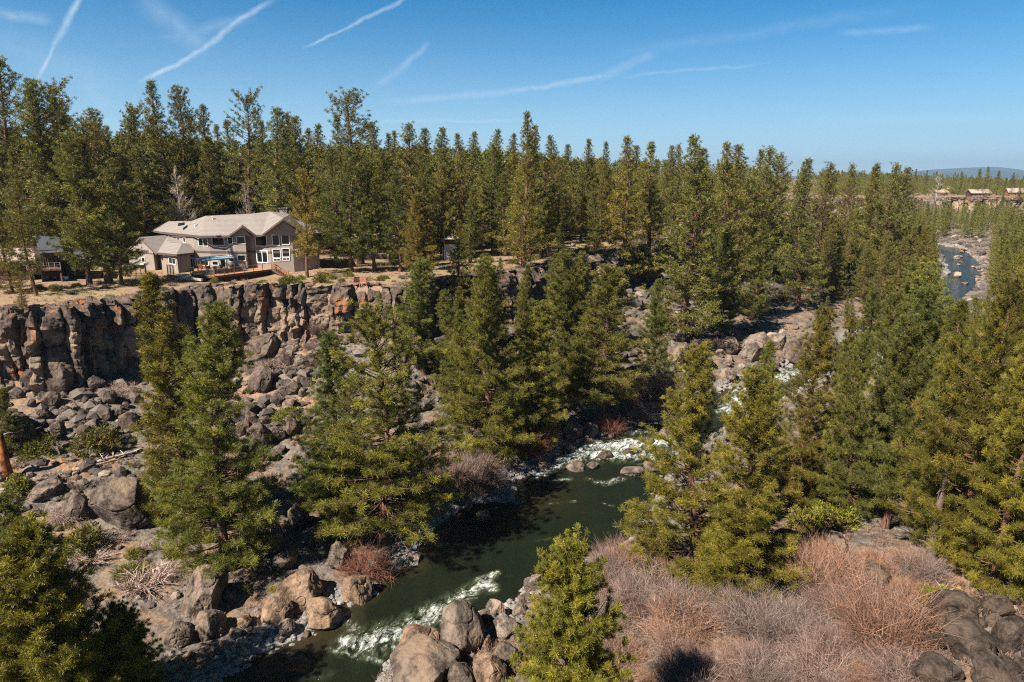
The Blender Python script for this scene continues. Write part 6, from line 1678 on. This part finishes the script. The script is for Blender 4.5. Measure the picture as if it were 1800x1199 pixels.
snag(1634, 985, 815, .30, (.42, .34, .29), "tall broken grey snag with stub limbs in the dark of the right bank", 9, .02)
def log(p0, p1, w, col, label, group, kinks=3, branches=4, name='driftwood_log'):
    a_ = Vector((ground_at(*p0)[0], ground_at(*p0)[1], 0)); b_ = Vector((ground_at(*p1)[0], ground_at(*p1)[1], 0)); rg = random.Random(int(p0[0] * 7 + p1[1]))
    o = empty(name, (a_.x, a_.y, max(H(a_.x, a_.y), 0))); tag(o, label, 'log', group); z0 = o.location.z; pts = []; n = kinks + 2
    for i in range(n):
        q = a_ + (b_ - a_) * i / (n - 1); q.z = max(H(q.x, q.y), .05) + w * 1.2 + .1 - z0; q.x -= a_.x; q.y -= a_.y; pts.append(q + Vector((rg.uniform(-.12, .12), rg.uniform(-.12, .12), rg.uniform(0, .1))))
    t1 = MB().tube(pts, [w * (1 - .6 * i / (n - 1)) for i in range(n)], 8).build('trunk', DEADWOOD, o, True); t1.color = (*col, 1)
    for i in range(branches):
        p = pts[rg.randrange(1, n)]; d2 = Vector((rg.uniform(-1, 1), rg.uniform(-1, 1), rg.uniform(.1, .9))).normalized() * rg.uniform(.5, 1.5)
        s = MB().tube([p, p + d2 * .5 + Vector((0, 0, .05)), p + d2], [w * .35, w * .22, w * .06], 5).build('limb', DEADWOOD, o, True); s.color = (*col, 1)
LG = "fallen bleached logs"
log((130, 832), (205, 815), .22, (1.0, .8, .7), "long reddish fallen log on the left slope below the green bush", LG)
log((165, 820), (252, 792), .20, (1.35, 1.25, 1.15), "bleached fallen log pointing at the slender pointed pine", LG, 4, 8)
log((60, 848), (118, 838), .14, (.8, .7, .62), "dark short fallen log right of the orange snag", LG)
log((125, 660), (145, 690), .16, (1.5, 1.45, 1.4), "white dead stump with spread limbs between the dark boulders", LG, 2, 9)
log((672, 978), (712, 990), .09, (1.6, 1.55, 1.5), "bleached pole lying at the river's edge below the open-crowned pine", LG, 1, 1)
log((685, 985), (722, 976), .08, (1.6, 1.55, 1.5), "thin bleached pole crossing the other at the river's edge", LG, 1, 1)
log((1055, 768), (1086, 762), .20, (1.0, .75, .6), "tan log stranded on the bank above the rapids", LG, 1, 0)
log((1090, 742), (1180, 748), .16, (1.5, 1.4, 1.3), "whitish log lying along the upstream rocks", LG, 2, 2)
log((1275, 665), (1345, 662), .22, (1.5, 1.4, 1.3), "pale log jammed under the grey cliff at the upstream bend", LG, 2, 3)
log((1560, 1180), (1585, 1165), .14, (1.4, 1.25, 1.1), "bleached branch lying at the bottom by the black boulders", LG, 1, 2)
log((1635, 1062), (1662, 1048), .10, (1.7, 1.8, 1.9), "bluish-white bare branches in the shade beside the boulder field", LG, 1, 7)
log((1140, 940), (1128, 955), .06, (1.5, 1.35, 1.3), "thin curved pole hanging over the river in front of the twin pines", LG, 1, 3)
for (px, py, w_, lb) in [(120, 905, 70, "pale dead brush left of the pinkish-grey boulder"), (160, 985, 70, "tangled white dead brush below the dark green bitterbrush"), (250, 1030, 90, "wide silvery dead brush heap above the big rounded boulder"), (290, 1010, 60, "silvery dead brush beside the broad bushy pine's foot"), (95, 840, 46, "grey dead brush between fallen logs"), (480, 645, 60, "ash-grey bare bush high in the talus chute"), (205, 690, 60, "mauve-grey bare bush beside the orange-stained rocks")]:
    shrub(px, py, w_, WHITE_, lb, "pale dead brush of the left slope", TWB[3:] + SGB, 'dead_brush', hs=.55)
# ------------------------------------------------------------------ mountain and air
mx = np.linspace(-1800, 17000, 260); my = np.linspace(0, 1, 14)
prof_px = [1100, 1500, 1560, 1600, 1640, 1680, 1708, 1735, 1760, 1800, 1900, 2100]; prof_y = [311, 309, 306, 303, 299, 296, 294.5, 293.5, 297, 300.5, 304, 310]
YM = 11000.0
V = []; hm = []
for j, q in enumerate(my):
    Yj = YM + (q - .5) * 2600
    pxs = 900 + FPX * mx / (CP * YM)
    yt = np.interp(pxs, prof_px, prof_y); zt = np.array([CAM_Z + ray(p_, y_).z / ray(p_, y_).y * YM for p_, y_ in zip(pxs, yt)])
    k = math.sin(math.pi * q) ** .8
    zz = 12 + (zt - 12) * k + 12 * noise2(mx / 520., mx * 0 + q * 4, 3) * k * (1 if abs(q - .5) > .1 else .3)
    V.append(np.stack([mx, mx * 0 + Yj, zz], 1))
V = np.vstack(V); ii = np.arange(len(V)).reshape(14, 260)
F = np.stack([ii[:-1, :-1], ii[:-1, 1:], ii[1:, 1:], ii[1:, :-1]], -1).reshape(-1, 4)
MT = plain("mountain_forest", (.060, .075, .055), .95, .1, .3, .004)
tag(link("mountain", mesh_np("mountain", V, F, [MT], True)), kind="structure")
hz = MB().box((5000, 6000, 160), (26000, 13400, 330)).build("haze", plain("haze_tmp", (1, 1, 1)))
hm_ = bpy.data.materials.new("haze_air"); hm_.use_nodes = True; nt = hm_.node_tree; nt.nodes.clear()
pv_ = nt.nodes.new('ShaderNodeVolumePrincipled'); pv_.inputs['Color'].default_value = (.50, .74, 1.0, 1); pv_.inputs['Density'].default_value = .00007; pv_.inputs['Anisotropy'].default_value = .25
om_ = nt.nodes.new('ShaderNodeOutputMaterial'); nt.links.new(pv_.outputs[0], om_.inputs['Volume'])
hz.data.materials.clear(); hz.data.materials.append(hm_); tag(hz, "faint blue haze in the air over the canyon and far mountain", "haze", None, "stuff")
# ------------------------------------------------------------------ each repeat gets a label of its own
ONES = ["", "first", "second", "third", "fourth", "fifth", "sixth", "seventh", "eighth", "ninth", "tenth", "eleventh", "twelfth", "thirteenth", "fourteenth", "fifteenth", "sixteenth", "seventeenth", "eighteenth", "nineteenth"]
TENS = {20: ("twentieth", "twenty"), 30: ("thirtieth", "thirty"), 40: ("fortieth", "forty"), 50: ("fiftieth", "fifty"), 60: ("sixtieth", "sixty")}
def ordw(n):
    if n < 20: return ONES[n]
    b_ = n // 10 * 10; return TENS[b_][0] if n == b_ else TENS[b_][1] + "-" + ONES[n - b_]
byl = {}
for o in scene.objects:
    if o.parent is None and o.get('label') and o.get('category'): byl.setdefault(o['label'], []).append(o)
for lb, os_ in byl.items():
    if len(os_) < 2: continue
    os_.sort(key=lambda o: project(*o.location)[0])
    n = len(os_)
    for i, o in enumerate(os_):
        if i < (n + 1) // 2: w = "leftmost" if i == 0 else ordw(i + 1) + " from left"
        else: w = "rightmost" if i == n - 1 else ordw(n - i) + " from right"
        o['label'] = lb + ", " + w
